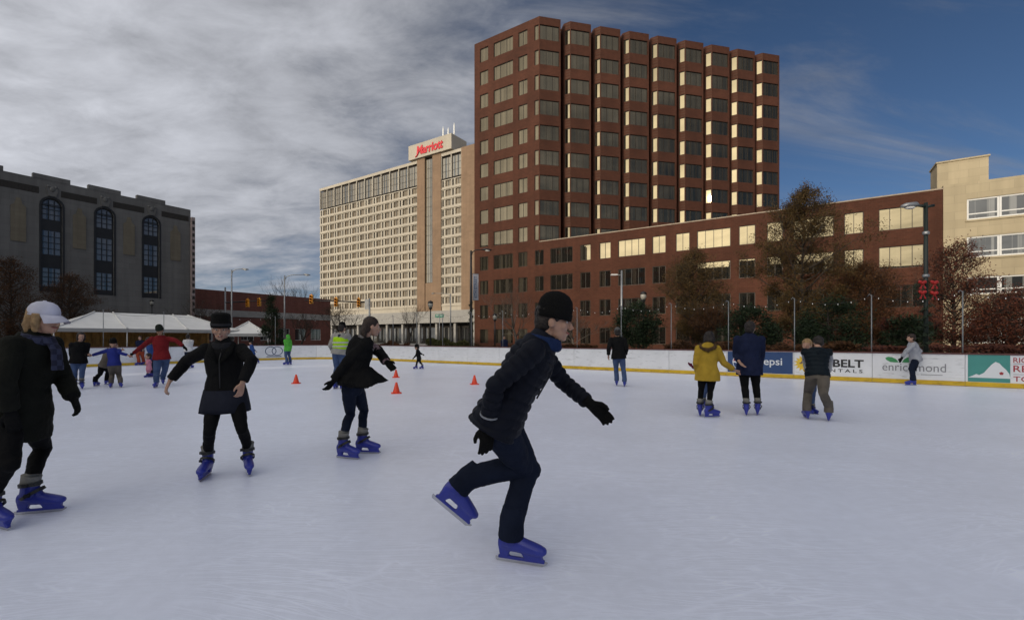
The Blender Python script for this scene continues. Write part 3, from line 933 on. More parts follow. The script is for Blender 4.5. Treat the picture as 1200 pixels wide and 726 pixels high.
def panel_at(px):
    best, bp = 1e9, None
    for q in panels:
        m = (q[1] + q[2]) / 2
        if m.y < 3: continue
        x = CX + F * m.x / m.y
        if abs(x - px) < best: best, bp = abs(x - px), q
    return bp
def put(panel, me_or_mb, name, mats, x, z, y=-.004):
    me = me_or_mb.mesh(name, mats) if isinstance(me_or_mb, MB) else me_or_mb
    return link(name, me, panel[0], (x, y, z))
def fit_text(s, w_, h_, m, bold=0, spacing=1.0):
    me = text_mesh(s, 1.0, m, bold=bold, extrude=.001, spacing=spacing)
    xs = [v.co.x for v in me.vertices]; zs = [v.co.z for v in me.vertices]
    me.transform(Matrix.Translation((-min(xs), 0, -min(zs))))
    me.transform(Matrix.Diagonal((w_ / (max(xs) - min(xs)), 1, h_ / (max(zs) - min(zs)), 1)))
    me.transform(Matrix.Diagonal((1, 1 if True else 1, 1, 1)))
    for v in me.vertices: v.co.y *= 1.0
    return me
P1 = panel_at(893)                                     # blue cola panel
m = MB(); m.box(.03, PW - .03, -.003, -.0005, .16, .94); put(P1, m, 'banner', blue_ad, 0, 0, 0)
put(P1, fit_text('pepsi', .78, .34, white_ink, .01), 'lettering', white_ink, 1.06, .38, -.006)
m = MB(); m.prism([(.30 * math.cos(2 * math.pi * k / 24), .30 * math.sin(2 * math.pi * k / 24)) for k in range(24)], .001, .002, M=XZ)
put(P1, m, 'emblem', white_ink, .5, .55, -.003)
m = MB(); m.prism([(.27 * math.cos(math.pi * k / 12), .27 * math.sin(math.pi * k / 12) ) for k in range(13)][::1] + [(-.05, .06)], .001, .002, M=XZ)
put(P1, m, 'emblem', red_ink, .5, .57, -.0055)
m = MB(); m.prism([(-.27 * math.cos(math.pi * k / 12), -.27 * math.sin(math.pi * k / 12) - .0) for k in range(13)] + [(.05, -.06)], .001, .002, M=XZ)
put(P1, m, 'emblem', blue_ad, .5, .53, -.0055)
P2 = panel_at(978)                                     # tool rental panel
put(P2, fit_text('SUNBELT', 1.62, .27, black_ink, .03), 'lettering', black_ink, .36, .46)
put(P2, fit_text('RENTALS', 1.25, .11, black_ink, .012, 1.5), 'lettering', black_ink, .70, .29)
m = MB(); m.prism([((.30 if k % 2 else .20) * math.cos(2 * math.pi * k / 28), (.30 if k % 2 else .20) * math.sin(2 * math.pi * k / 28)) for k in range(28)], .001, .003, M=XZ)
put(P2, m, 'emblem', sun_ink, .30, .56, -.001)
P3 = panel_at(1075)                                    # leafy panel
put(P3, fit_text('enrichmond', 1.52, .26, grey_ink, 0), 'lettering', grey_ink, .26, .40)
for sg, x in ((1, .50), (-1, .88)):
    m = MB()
    pl_ = [(-.17, .06), (-.10, .11), (0, .10), (.10, .04), (.17, -.06), (.08, -.07), (-.04, -.06), (-.13, 0)]
    if sg < 0: pl_ = [(-p[0] * .8, p[1]) for p in pl_][::-1]
    m.prism(pl_, .001, .003, M=XZ)
    put(P3, m, 'emblem', green_ink, x, .74, -.001)
m = MB(); m.box(0, .5, -.003, -.001, 0, .018); put(P3, m, 'emblem', grey_ink, 1.2, .30)
P4 = panel_at(1185)                                    # region tourism panel
m = MB(); m.box(0, .88, -.003, -.0005, 0, .80); put(P4, m, 'banner', teal_ink, .06, .155, 0)
m = MB()
m.prism([(0, .12), (.09, .17), (.18, .23), (.24, .20), (.34, .27), (.42, .40), (.50, .52), (.58, .60), (.66, .56), (.72, .47), (.80, .37), (.86, .26), (.88, .14), (.88, .12)], .001, .003, M=XZ)
put(P4, m, 'emblem', white_ink, .06, .155, -.0035)
m = MB(); m.prism([(.05 * math.cos(2 * math.pi * k / 5 + math.pi / 2 + (math.pi / 5 if 0 else 0)) * (1), .05 * math.sin(2 * math.pi * k / 5 + math.pi / 2)) for k in range(5)], .001, .002, M=XZ)
put(P4, m, 'emblem', red_ink, .76, .42, -.008)
for s_, z, h_ in (('RICHMOND', .74, .15), ('REGION', .475, .19), ('TOURISM', .20, .15)):
    put(P4, fit_text(s_, 1.0, h_, red_ink, .008), 'lettering', red_ink, 1.0, z)
for z in (.70, .40):
    m = MB(); m.box(0, 1.0, -.002, -.001, 0, .012); put(P4, m, 'emblem', grey_ink, 1.0, z)
P5 = panel_at(306)                                     # oval mark on the far left panel
m = MB()
for (r0, r1, cx_) in ((.30, .26, 1.15), (.30, .26, 1.55)):
    ring = [(r * math.cos(2 * math.pi * k / 20) * 1.15 + cx_ - 1.35, r * math.sin(2 * math.pi * k / 20)) for r in (r0, r1) for k in range(20)]
    m.add([(x, -.003, z) for x, z in ring], [(k, (k + 1) % 20, 20 + (k + 1) % 20, 20 + k) for k in range(20)])
put(P5, m, 'emblem', navy_ink, 1.3, .60, -.002)
put(P5, fit_text('RINK', .8, .1, navy_ink), 'lettering', navy_ink, .9, .2) if False else None
m = MB(); m.box(0, .9, -.003, -.001, 0, .05); put(P5, m, 'emblem', navy_ink, .85, .22)
P6 = panel_at(657)                                     # faint scribbled mark
m = MB()
m.tube([(0, 0, 0), (.02, 0, .35)], .012, 4); m.tube([(-.1, 0, .2), (.25, 0, .16)], .012, 4); m.tube([(.12, 0, 0), (.16, 0, .22), (.26, 0, .2)], .012, 4)
put(P6, m, 'emblem', grey_ink, 1.0, .38, .001)

# ------------------------------------------------------------------ string light posts and cables
post_m = mat('white_post', (.20, .21, .22), .4, metal=.3, var=.1)
wire_m = mat('cable', (.02, .02, .02), .6, var=0)
bulb_m = bpy.data.materials.new('bulb'); bulb_m.use_nodes = True
bulb_m.node_tree.nodes['Principled BSDF'].inputs['Base Color'].default_value = (.85, .85, .82, 1)
bulb_m.node_tree.nodes['Principled BSDF'].inputs['Emission Color'].default_value = (1, .93, .8, 1)
bulb_m.node_tree.nodes['Principled BSDF'].inputs['Emission Strength'].default_value = .12
pmesh = MB(); pmesh.tube([(0, 0, 0), (0, 0, 2.9)], .017, 8); pmesh = pmesh.mesh('light_post', post_m)
hookm = MB(); hookm.tube([(0, 0, 2.86), (.06, 0, 2.93), (.1, 0, 2.87)], .012, 6); hookm = hookm.mesh('hook', post_m)
basem = MB(); basem.box(-.1, .1, -.1, .1, 0, .03); basem.tube([(0, 0, .03), (0, 0, .2)], .045, 8); basem = basem.mesh('post_base', post_m)
ppos = [rink(-7.58 + PW * k, N_FAR + .32) for k in range(0, 16)]
ppos += [rink(S_END + .32 * math.cos(.8), N_FAR - RAD + 1.6), rink(S_END + .32, N_FAR - RAD - 2.2), rink(S_END + .32, N_FAR - RAD - 4.6), rink(S_END + .32, N_FAR - RAD - 7.2)]
ORD = ['first', 'second', 'third', 'fourth', 'fifth', 'sixth', 'seventh', 'eighth', 'ninth', 'tenth', 'eleventh', 'twelfth', 'thirteenth', 'fourteenth', 'fifteenth', 'sixteenth', 'seventeenth', 'eighteenth', 'nineteenth', 'twentieth', 'last']
plab = ['white light post standing behind the advert with the teal map', 'slim white light post behind the boards between tree and lamp']
for i, p in enumerate(ppos):
    px = CX + F * p.x / p.y if p.y > 1 else 9999
    t = thing('light_post', (ORD[i] + ' slim string-light post from the right, standing behind the boards').strip(), 'light post', tuple(p), math.atan2(RD.y, RD.x), 'string light posts behind the boards')
    link('pole', pmesh, t); link('hook', hookm, t); link('post_base', basem, t)
for i in range(len(ppos) - 1):
    a, b = ppos[i] + Vector((0, 0, 2.87)), ppos[i + 1] + Vector((0, 0, 2.87))
    c = (a + b) / 2
    st = thing('string_lights', ORD[i] + ' sagging string of small white bulbs from the right, above the boards', 'string lights', tuple(c), 0, 'string lights round the rink')
    nseg = 12
    P_ = [a.lerp(b, k / nseg) - c - Vector((0, 0, .22 * (1 - (2 * k / nseg - 1) ** 2) + .0)) for k in range(nseg + 1)]
    w_ = MB(); w_.tube(P_, .006, 4); w_.build('cable', wire_m, st)
    bb = MB()
    for k in range(1, nseg, 2): bb.ball(P_[k] - Vector((0, 0, .035)), (.013, .013, .02), 6)
    tag(bb.build('bulbs', bulb_m, st), kind='stuff')

# ------------------------------------------------------------------ traffic cones
orange = mat('orange_plastic', (.80, .06, .015), .45, var=.08)
cone_b = MB(); cone_b.lathe([(.095, .02), (.09, .04), (.025, .285), (.015, .29)], n=14); cone_bm = cone_b.mesh('cone_body', orange)
cone_f = MB(); cone_f.prism([(-.13, -.11), (-.11, -.13), (.11, -.13), (.13, -.11), (.13, .11), (.11, .13), (-.11, .13), (-.13, .11)], 0, .022); cone_fm = cone_f.mesh('cone_foot', orange)
for px, py, lab in ((347, 449, 'small orange traffic cone alone on the ice, leftmost of the four'),
                    (464, 442, 'small orange traffic cone, farther of the pair beside the woman in the black cape coat'),
                    (464.5, 460.5, 'small orange traffic cone, nearer of the pair beside the woman in the black cape coat'),
                    (556, 450, 'small orange traffic cone just behind the striding skater, rightmost of the four')):
    Y = F * EYE / (py - HY)
    t = thing('traffic_cone', lab, 'cone', ((px - CX) / F * Y, Y, 0), .3, 'orange cones on the ice')
    link('cone_body', cone_bm, t); link('cone_foot', cone_fm, t)

# ------------------------------------------------------------------ lamps, signals, signs
def gp(px, Y): return ((px - CX) / F * Y, Y)
def zat(py, Y): return EYE - (py - HY) / F * Y
steel = mat('galvanised_steel', (.30, .31, .32), .45, metal=.7, var=.15)
dgreen = mat('dark_green_paint', (.006, .013, .010), .45, var=.15)
lampglass = mat('lamp_glass', (.75, .75, .72), .25, var=0)
def cobra(px, Y, top, arm, label, m, w_=.09, heads=1, back=False):
    """street lamp with an outreach arm along screen x"""
    x, y = gp(px, Y)
    t = thing('street_lamp', label, 'street lamp', (x, y, -.05), 0, 'street lamps')
    H = zat(top, Y) + .05
    p = MB(); p.tube([(0, 0, 0), (0, 0, H * .5), (0, 0, H)], [w_ * 1.3, w_, w_ * .7], 10); p.build('pole', m, t)
    p = MB(); p.tube([(0, 0, 0), (0, 0, .5)], [w_ * 2.0, w_ * 1.6], 10); p.build('base', m, t)
    sg = 1 if arm > 0 else -1
    A = abs(arm)
    p = MB(); p.tube([(0, 0, H - .5), (sg * A * .12, 0, H - .12), (sg * A * .4, 0, H + .05), (sg * A, 0, H + .08)], [.05, .045, .04, .035], 8); p.build('arm', m, t)
    h = MB(); h.tube([(sg * (A - .05), 0, H + .08), (sg * (A + .15), 0, H + .10), (sg * (A + .5), 0, H + .07), (sg * (A + .72), 0, H + .03)], [(.05, .05), (.16, .09), (.17, .08), (.07, .04)], 10, right=(0, 1, 0))
    h.build('lamp_head', m, t)
    h = MB(); h.ball((sg * (A + .38), 0, H + .0), (.22, .12, .07), 10); h.build('lens', lampglass, t)
    return t
cobra(333.5, 52, 322.5, 2.2, 'tall grey street lamp with curved arm to the right, before the cream hotel', steel)
cobra(271.5, 52, 316, 1.2, 'grey street lamp with short arm over the low brick building', steel)
cobra(528, 92, 344, -3.2, 'grey street lamp in front of the hotel with its arm to the left', steel, .12)
lp = cobra(552, 38, 293.5, 1.0, 'black street lamp with a banner and garland on its pole, by the tower corner', black_f, .11)
bn = MB(); bn.box(.14, .62, -.012, .012, zat(351, 38), zat(320, 38)); bn.build('banner', mat('banner_cloth', (.22, .23, .27), .8, var=.15), lp)
bt = text_mesh('6TH STREET', .34, navy_ink, .008, .001); bt.transform(Matrix.Rotation(R(-90), 4, 'Y'))
xs = [v.co.x for v in bt.vertices]; zs = [v.co.z for v in bt.vertices]
bt.transform(Matrix.Translation((-sum((min(xs), max(xs))) / 2 + .38, 0, -sum((min(zs), max(zs))) / 2 + (zat(320, 38) + zat(351, 38)) / 2)))
bt.transform(Matrix.Translation((0, -.016, 0)))
for z in (zat(320, 38), zat(351, 38)):
    q = MB(); q.tube([(.05, 0, z), (.66, 0, z)], .02, 6); q.build('banner_arm', black_f, lp)
link('lettering', bt, lp)
garland = mat('fir_garland', (.02, .035, .018), .9, var=.3, scale=8)
def garland_mb(z0, z1, r, turns, seed):
    rg = random.Random(seed); g = MB()
    n = 220
    for k in range(n):
        z = z0 + (z1 - z0) * k / n; a = turns * 2 * math.pi * k / n
        c = Vector((r * math.cos(a), r * math.sin(a), z))
        for q in range(2):
            d = Vector((rg.uniform(-1, 1), rg.uniform(-1, 1), rg.uniform(-.8, .8))).normalized() * rg.uniform(.08, .17)
            e = d.orthogonal().normalized() * .02
            g.quad(c - e, c + e, c + d + e * .4, c + d - e * .4)
    return g
tag(garland_mb(.3, zat(353, 38), .16, 7, 1).build('garland', garland, lp), kind='stuff')
# thick dark lamp at the right with wreath bows
LY = 17.0
x, y = gp(1085, LY)
lt = thing('street_lamp', 'thick dark green street lamp with red bows and a garland, at the right', 'street lamp', (x, y, -.05), 0, 'street lamps')
H = zat(236, LY)
p = MB(); p.tube([(0, 0, 0), (0, 0, 2.4), (0, 0, H)], [.09, .07, .06], 12); p.build('pole', dgreen, lt)
p = MB(); p.lathe([(.28, 0), (.28, .25), (.2, .35), (.18, .7), (.15, .8)], n=12); p.build('base', dgreen, lt)
for sg in (-1, 1):
    p = MB(); p.tube([(0, 0, H - .15), (sg * .3, 0, H - .1)], .05, 8); p.build('arm', dgreen, lt)
h = MB(); h.tube([(-.28, 0, H - .1), (-.42, 0, H - .07), (-.75, 0, H - .1), (-.9, 0, H - .14)], [(.06, .05), (.16, .1), (.17, .09), (.08, .05)], 10, right=(0, 1, 0)); h.build('lamp_head', steel, lt)
h = MB(); h.ball((-.6, 0, H - .18), (.2, .11, .06), 10); h.build('lens', lampglass, lt)
for z, pz in ((H - 1.2, .08), (H - 2.8, .07)):
    q = MB(); q.lathe([(.085, 0), (.11, .03), (.11, .1), (.085, .13)], c=(0, 0, z), n=10); q.build('clamp', steel, lt)
bow_m = mat('red_ribbon', (.42, .015, .012), .4, var=.15)
for sg, z in ((-1, zat(330.5, LY)), (1, zat(330.5, LY)), (-1, zat(342, LY)), (1, zat(343, LY))):
    q = MB(); c = Vector((sg * .22, -.10, z))
    for a in (.5, 2.6): q.ball(c + Vector((.08 * math.cos(a), 0, .07 * math.sin(a))), (.10, .05, .07), 8, rot=Matrix.Rotation(-a, 3, 'Y'))
    q.ball(c, .06, 8)
    for k in (-1, 1): q.add([c + Vector((0, -.02, 0)), c + Vector((k * .06, -.03, -.22)), c + Vector((k * .14, -.02, -.2))], [(0, 1, 2)])
    q.build('bow', bow_m, lt)
tag(garland_mb(.4, zat(345, LY), .13, 8, 2).build('garland', garland, lt), kind='stuff')
q = MB(); rg = random.Random(4)
for sg in (-1, 1):
    for k in range(140):
        a = 2 * math.pi * k / 140
        c = Vector((sg * .22 + .20 * math.cos(a), -.05, zat(337, LY) + .34 * math.sin(a)))
        d = Vector((rg.uniform(-1, 1), rg.uniform(-1, 1), rg.uniform(-1, 1))).normalized() * .11
        e = d.orthogonal().normalized() * .02
        q.quad(c - e, c + e, c + d + e * .4, c + d - e * .4)
tag(q.build('wreath', garland, lt), kind='stuff')
# modern lamp with a white flat head by the evergreen
x, y = gp(728.5, 33)
ml = thing('street_lamp', 'dark street lamp with small bright flat head, left of the clipped evergreen', 'street lamp', (x, y, -.05), 0, 'street lamps')
H = zat(316, 33)
p = MB(); p.tube([(0, 0, 0), (0, 0, H)], [.1, .07], 10); p.build('pole', steel, ml)
p = MB(); p.box(-.14, .5, -.12, .12, H - 1.5, H - .2) if False else p.tube([(0, 0, H - .35), (-.35, 0, H - .30)], .035, 8); p.build('arm', steel, ml)
p = MB(); p.box(-.78, -.33, -.13, .13, H - .35, H - .27); p.box(-.72, -.4, -.1, .1, H - .37, H - .352); p.build('lamp_head', white_f, ml)
p = MB(); p.tube([(0, 0, 0), (0, 0, .4)], .17, 10); p.build('base', steel, ml)

def globe_lamp(px, Y, top, label, m=black_f):
    x, y = gp(px, Y)
    t = thing('post_lamp', label, 'street lamp', (x, y, -.05), 0, 'old-fashioned post lamps')
    H = zat(top, Y) + .05
    p = MB(); p.tube([(0, 0, .7), (0, 0, H - .75)], [.075, .05], 10); p.build('pole', m, t)
    p = MB(); p.lathe([(.2, 0), (.2, .2), (.13, .3), (.11, .65), (.075, .72)], n=10); p.build('base', m, t)
    p = MB(); p.lathe([(.08, H - .75), (.15, H - .68), (.17, H - .62), (.12, H - .6)], n=10); p.build('collar', m, t)
    p = MB(); p.lathe([(.13, H - .6), (.21, H - .42), (.20, H - .22), (.1, H - .14)], n=12); p.build('globe', mat('frosted_globe', (.35, .34, .30), .3, var=0), t)
    p = MB(); p.lathe([(.23, H - .22), (.19, H - .08), (.06, H - .03), (.03, H)], n=12); p.build('cap', m, t)
globe_lamp(754, 32, 341, 'black post lamp with globe standing behind the clipped evergreen')
globe_lamp(504.5, 38, 352, 'black post lamp in front of the hotel podium')
globe_lamp(141, 55, 355, 'dark post lamp behind the tent, left of a pair')
globe_lamp(178, 55, 351, 'dark post lamp behind the tent, right of a pair')
globe_lamp(2, 50, 340, 'pale post lamp at the left edge of the picture', steel)
globe_lamp(580, 44, 367, 'small dark post lamp by the bare tree before the tower')

amber = mat('signal_yellow', (.75, .33, .02), .45, var=.08)
def signal(px, Y, py, label, mast, vis=1):
    """hanging three-lens traffic signal, back plate towards us"""
    t = thing('traffic_signal', label, 'traffic light', (*gp(px, Y), zat(py, Y)), 0, 'traffic signals on the mast arm')
    b_ = MB(); b_.box(-.2, .2, -.17, .15, -.55, .55); b_.box(-.05, .05, -.05, .05, .55, .7); b_.build('housing', amber, t)
    for k in (-1, 0, 1):
        v = MB(); v.tube([(0, -.17, k * .34), (0, -.38, k * .34 + .0)], .135, 10, cap=False); v.build('visor', amber, t)
        l_ = MB(); l_.tube([(0, -.172, k * .34), (0, -.19, k * .34)], .12, 12); l_.build('lens', mat('dark_lens', (.05, .02, .015), .2, var=0) if k != 99 else None, t)
x, y = gp(433, 58)
ma = thing('signal_mast', 'long dark mast arm carrying yellow traffic signals over the junction', 'signal mast', (x, y, -.05), 0)
zz = zat(353.5, 58)
p = MB(); p.tube([(0, 0, 0), (0, 0, zz + .5)], [.16, .11], 10); p.build('pole', steel, ma)
xa = gp(357, 58)[0] - x
p = MB(); p.tube([(0, 0, zz), (xa * .5, 0, zz + .12), (xa, 0, zz + .25)], [.10, .08, .06], 8); p.build('arm', black_f, ma)
p = MB(); p.box(-.3, .3, -.2, .2, zz - 3.4, zz - 2.2); p.build('control_box', black_f, ma)
p = MB(); p.box(-.55, -.05, -.16, -.12, zz - .9, zz + .35); p.build('sign', steel, ma)
signal(365, 58, 350.5, 'yellow traffic signal at the left tip of the mast arm', ma)
signal(394, 58, 354, 'yellow traffic signal in the middle of the mast arm', ma)
signal(420.5, 58, 354.5, 'yellow traffic signal nearest the pole of the mast arm', ma)
x, y = gp(264, 66)
mb2 = thing('signal_mast', 'dark pole with mast arm carrying two dim traffic signals near the low brick building', 'signal mast', (x, y, -.05), 0)
zz = zat(354, 66)
p = MB(); p.tube([(0, 0, 0), (0, 0, zat(336, 66))], [.16, .1], 10); p.build('pole', steel, mb2)
p = MB(); p.tube([(0, 0, zz), (gp(312, 66)[0] - x, 0, zz + .3)], [.1, .06], 8); p.build('arm', black_f, mb2)
signal(290.5, 66, 355, 'dim yellow traffic signal, left of two over the cedar', mb2)
signal(304, 66, 354, 'dim yellow traffic signal, right of two over the cedar', mb2)
# green street sign on a pole
x, y = gp(515, 70)
ss_ = thing('street_sign', 'small green street name sign before the hotel podium', 'sign', (x, y, -.05), 0)
p = MB(); p.tube([(0, 0, 0), (0, 0, zat(367, 70))], .06, 8); p.build('pole', steel, ss_)
p = MB(); p.box(-.65, .65, -.03, .03, zat(371.5, 70), zat(367.5, 70)); p.build('sign_plate', mat('sign_green', (.03, .22, .14), .4, var=0), ss_)
link('lettering', fit_text('BROAD', 1.0, .26, white_ink), ss_, (-.5, -.035, zat(371, 70) + .12))

# ------------------------------------------------------------------ tents
canvas = mat('white_canvas', (.80, .79, .76), .7, var=.05, scale=1.2, bump=.15, bscale=3)
canvas_dim = mat('canvas_valance', (.42, .42, .42), .75, var=.05)
curtain = mat('orange_tan_curtain', (.62, .36, .13), .8, var=.3, scale=1.8)
def tent(A, length, width, eave, ridge, nb, label, ang=ANG_B, hip=True, back=True):
    t = thing('tent', label, 'tent', A, ang)
    W = width
    # local x along the ridge, y across (front at y=0)
    def strip(x0, x1, r0, r1, name='roof_panel'):
        m = MB(); K = 5; J = 8
        for side in (0, 1):
            g = []
            for i in range(K + 1):
                f = i / K
                for j in range(J + 1):
                    h = j / J
                    x = x0 + (x1 - x0) * f
                    rr = r0 + (r1 - r0) * f                 # ridge x for hips
                    xx = x + (rr - x) * h
                    y = W / 2 * h if side == 0 else W - W / 2 * h
                    z = eave + (ridge - eave) * (h ** 1.18) - .10 * math.sin(math.pi * f) * math.sin(math.pi * min(1, h * 1.0))
                    g.append((xx, y, z))
            fs = [(i * (J + 1) + j, (i + 1) * (J + 1) + j, (i + 1) * (J + 1) + j + 1, i * (J + 1) + j + 1) for i in range(K) for j in range(J)]
            if side: fs = [f[::-1] for f in fs]
            m.add(g, fs, True)
        m.build(name, canvas, t)
    bw = length / nb
    h0 = min(W / 2, bw) if hip else 0
    xs = [0] + [h0 + (length - 2 * h0) * k / max(1, nb - 1) for k in range(nb)] + [length]
    xs = [0] + [bw * k for k in range(1, nb)] + [length]
    ri = [h0] + [max(h0, min(length - h0, bw * k)) for k in range(1, nb)] + [length - h0]
    for i in range(len(xs) - 1): strip(xs[i], xs[i + 1], ri[i], ri[i + 1])
    if hip:
        for e, sgn in ((0, 1), (length, -1)):
            m = MB(); r = (e + sgn * h0, W / 2, ridge); J = 8; g = []
            for j in range(J + 1):
                h = j / J
                for q in (0, .5, 1):
                    y0, y1 = W / 2 * h, W - W / 2 * h
                    g.append((e + sgn * h0 * h, y0 + (y1 - y0) * q, eave + (ridge - eave) * h ** 1.18))
            m.add(g, [(j * 3 + q, j * 3 + q + 1, j * 3 + q + 4, j * 3 + q + 3) for j in range(J) for q in (0, 1)], True)
            m.build('hip_panel', canvas, t)
    for i, x in enumerate(xs):                               # ridge ribs
        m = MB(); a = (ri[i], W / 2, ridge + .02)
        P0 = (x, 0, eave); pts_ = []
        for j in range(7):
            h = j / 6
            pts_.append((x + (ri[i] - x) * h, W / 2 * h, eave + (ridge - eave) * h ** 1.18 + .04))
        m.tube(pts_, .07, 6); m.build('roof_rib', canvas, t)
    m = MB(); m.box(0, length, -.02, 0, eave - .32, eave - .01); m.box(0, length, W, W + .02, eave - .32, eave - .01); m.box(-.02, 0, 0, W, eave - .32, eave - .01); m.box(length, length + .02, 0, W, eave - .32, eave - .01)
    m.build('valance', canvas_dim, t)
    for x in xs:
        for y in (0.06, W - .06):
            m = MB(); m.tube([(min(max(x, .06), length - .06), y, 0), (min(max(x, .06), length - .06), y, eave - .02)], .045, 8); m.build('tent_pole', white_f, t)
    if back:
        m = MB(); n = 120
        pts_ = [(length * k / n, W - .25 + .07 * math.sin(k * 1.1) + .03 * math.sin(k * 2.7)) for k in range(n + 1)]
        for k in range(n):
            m.quad((*pts_[k], 0.01), (*pts_[k + 1], 0.01), (*pts_[k + 1], eave - .05), (*pts_[k], eave - .05))
        m.build('back_curtain', curtain, t)
    return t
Yt = 41.0
A = Vector((*gp(62, Yt - 4), -.05))
tent(tuple(A), 14.5, 7.0, 2.35, 3.9, 3, 'long white marquee tent with hipped ends behind the left boards')
A = Vector((*gp(262, 48), -.05))
tent(tuple(A), 4.2, 4.2, 2.0, 3.3, 1, 'small white peaked tent behind the rink, right of the long tent', ang=R(25), back=False)
# ------------------------------------------------------------------ trees and shrubs
bark = mat('bark', (.04, .031, .025), .9, var=.3, scale=6, bump=.5, bscale=18)
bark_grey = mat('grey_bark', (.11, .09, .075), .9, var=.25, scale=6, bump=.4)  # paler grey bark, used for two bare trees
def leaf_mat(name, cols):
    m = bpy.data.materials.new(name); m.use_nodes = True
    t = m.node_tree; b = t.nodes['Principled BSDF']; b.inputs['Roughness'].default_value = .7; b.inputs['Specular IOR Level'].default_value = .2
    g = t.nodes.new('ShaderNodeNewGeometry'); r = t.nodes.new('ShaderNodeValToRGB')
    r.color_ramp.interpolation = 'LINEAR'
    el = r.color_ramp.elements
    el[0].color = (*cols[0], 1); el[1].color = (*cols[-1], 1)
    for i, c in enumerate(cols[1:-1]):
        e = el.new((i + 1) / (len(cols) - 1)); e.color = (*c, 1)
    t.links.new(g.outputs['Random Per Island'], r.inputs[0]); t.links.new(r.outputs[0], b.inputs['Base Color'])
    return m
lf_brown = leaf_mat('russet_leaves', [(.035, .018, .010), (.085, .036, .014), (.06, .03, .014), (.115, .05, .016)])
lf_olive = leaf_mat('olive_brown_leaves', [(.035, .025, .012), (.07, .044, .016), (.09, .052, .016), (.045, .036, .015)])
lf_red = leaf_mat('dark_red_leaves', [(.05, .018, .015), (.10, .03, .02), (.13, .045, .022), (.045, .02, .018)])
lf_green = leaf_mat('evergreen_leaves', [(.010, .018, .010), (.022, .036, .018), (.03, .05, .02)])
lf_hedge = leaf_mat('hedge_leaves', [(.04, .05, .018), (.08, .09, .03), (.10, .08, .03)])

def tree(name, label, cat, loc, H, spread, leaves, m_leaf, seed, trunk_h=.28, bark_=None, leaf=.13, levels=4, up=.55, twig=True, group=None, r0=None, shape='round', lean=0.0):
    """tapered trunk with limbs, then twigs, then leaf-sized faces round the twig ends"""
    rg = random.Random(seed)
    bark_ = bark_ or bark
    t = thing(name, label, cat, loc, 0, group)
    r0 = r0 or H * .011
    tk, cr = MB(), MB()
    tips = []
    def grow(p, d, L, r, lv):
        n = 3 if lv > 1 else 4
        pts_, rad = [p], [r]
        dd = d.copy()
        for k in range(n):
            dd = (dd + Vector((rg.uniform(-1, 1), rg.uniform(-1, 1), rg.uniform(-.5, 1))) * .16).normalized()
            pts_.append(pts_[-1] + dd * (L / n)); rad.append(r * (1 - .45 * (k + 1) / n))
        (tk if lv <= 1 else cr).tube(pts_, rad, 7 if lv == 0 else 5 if lv == 1 else 3, cap=lv < 2)
        if lv >= levels:
            tips.extend(pts_[1:]); return
        if lv == levels - 1: tips.append(pts_[-1])
        nb = rg.randint(3, 4) if lv < 2 else rg.randint(2, 4)
        if lv == 0: nb = 6
        for k in range(nb):
            f = rg.uniform(.45, 1) if lv else rg.uniform(.55, 1)
            i = min(n - 1, int(f * n)); q = pts_[i].lerp(pts_[i + 1], f * n - i) if f < 1 else pts_[-1]
            a = 2 * math.pi * (k + rg.random() * .7) / nb
            side = Vector((math.cos(a), math.sin(a), 0))
            u = up if shape == 'round' else up * 1.4
            nd = (dd * .45 + side * (1 - u) * (1.2 if lv < 2 else 1.0) + Vector((0, 0, u * rg.uniform(.3, 1.2)))).normalized()
            grow(q, nd, L * rg.uniform(.55, .8) * (1.05 if lv == 0 else 1), max(.004, rad[-1] * rg.uniform(.5, .75)), lv + 1)
        grow(pts_[-1], (dd + Vector((rg.uniform(-.3, .3), rg.uniform(-.3, .3), .2))).normalized(), L * .7, rad[-1] * .8, lv + 1)
    grow(Vector((0, 0, 0)), Vector((lean, 0, 1)).normalized(), H * trunk_h, r0, 0)
    # scale the whole skeleton to the wanted height and spread
    allp = np.array(tk.v + cr.v)
    zmax = allp[:, 2].max(); rmax = np.percentile(np.hypot(allp[:, 0], allp[:, 1]), 97)
    sz, sx = H / zmax, spread / rmax
    S = lambda p: (p[0] * sx, p[1] * sx, p[2] * sz)
    def fix(mb):
        mb.v = [S(p) for p in mb.v]
    # trunk keeps its own thickness: only limbs are spread
    fix(tk); fix(cr)
    tk.build('trunk', bark_, t)
    lm = MB()
    T = [Vector(S(p)) for p in tips]
    clump = {}
    if leaves:
        dens = [rg.random() ** 1.5 for _ in T]
        tot = sum(dens)
        for p, w_ in zip(T, dens):
            for k in range(int(leaves * w_ / tot + rg.random())):
                c = p + Vector((rg.gauss(0, 1), rg.gauss(0, 1), rg.gauss(0, 1))) * (H * .028)
                a = Vector((rg.gauss(0, 1), rg.gauss(0, 1), rg.gauss(0, 1))).normalized() * leaf * rg.uniform(.5, 1.1)
                b_ = a.orthogonal().normalized(); b_.rotate(Quaternion(a.normalized(), rg.uniform(0, 6.3))); b_ *= leaf * .33
                lm.add([c - a * .5, c + b_ * .6, c + a * .5, c - b_ * .6], [(0, 1, 2, 3)])
    off = len(cr.v)
    crown = MB()
    crown.v, crown.f, crown.mi, crown.sm = list(cr.v), list(cr.f), [0] * len(cr.f), [True] * len(cr.f)
    crown.m = 1
    if leaves: crown.add(lm.v, lm.f)
    tag(crown.build('crown', [bark_, m_leaf or bark_], t), kind='stuff')
    return t
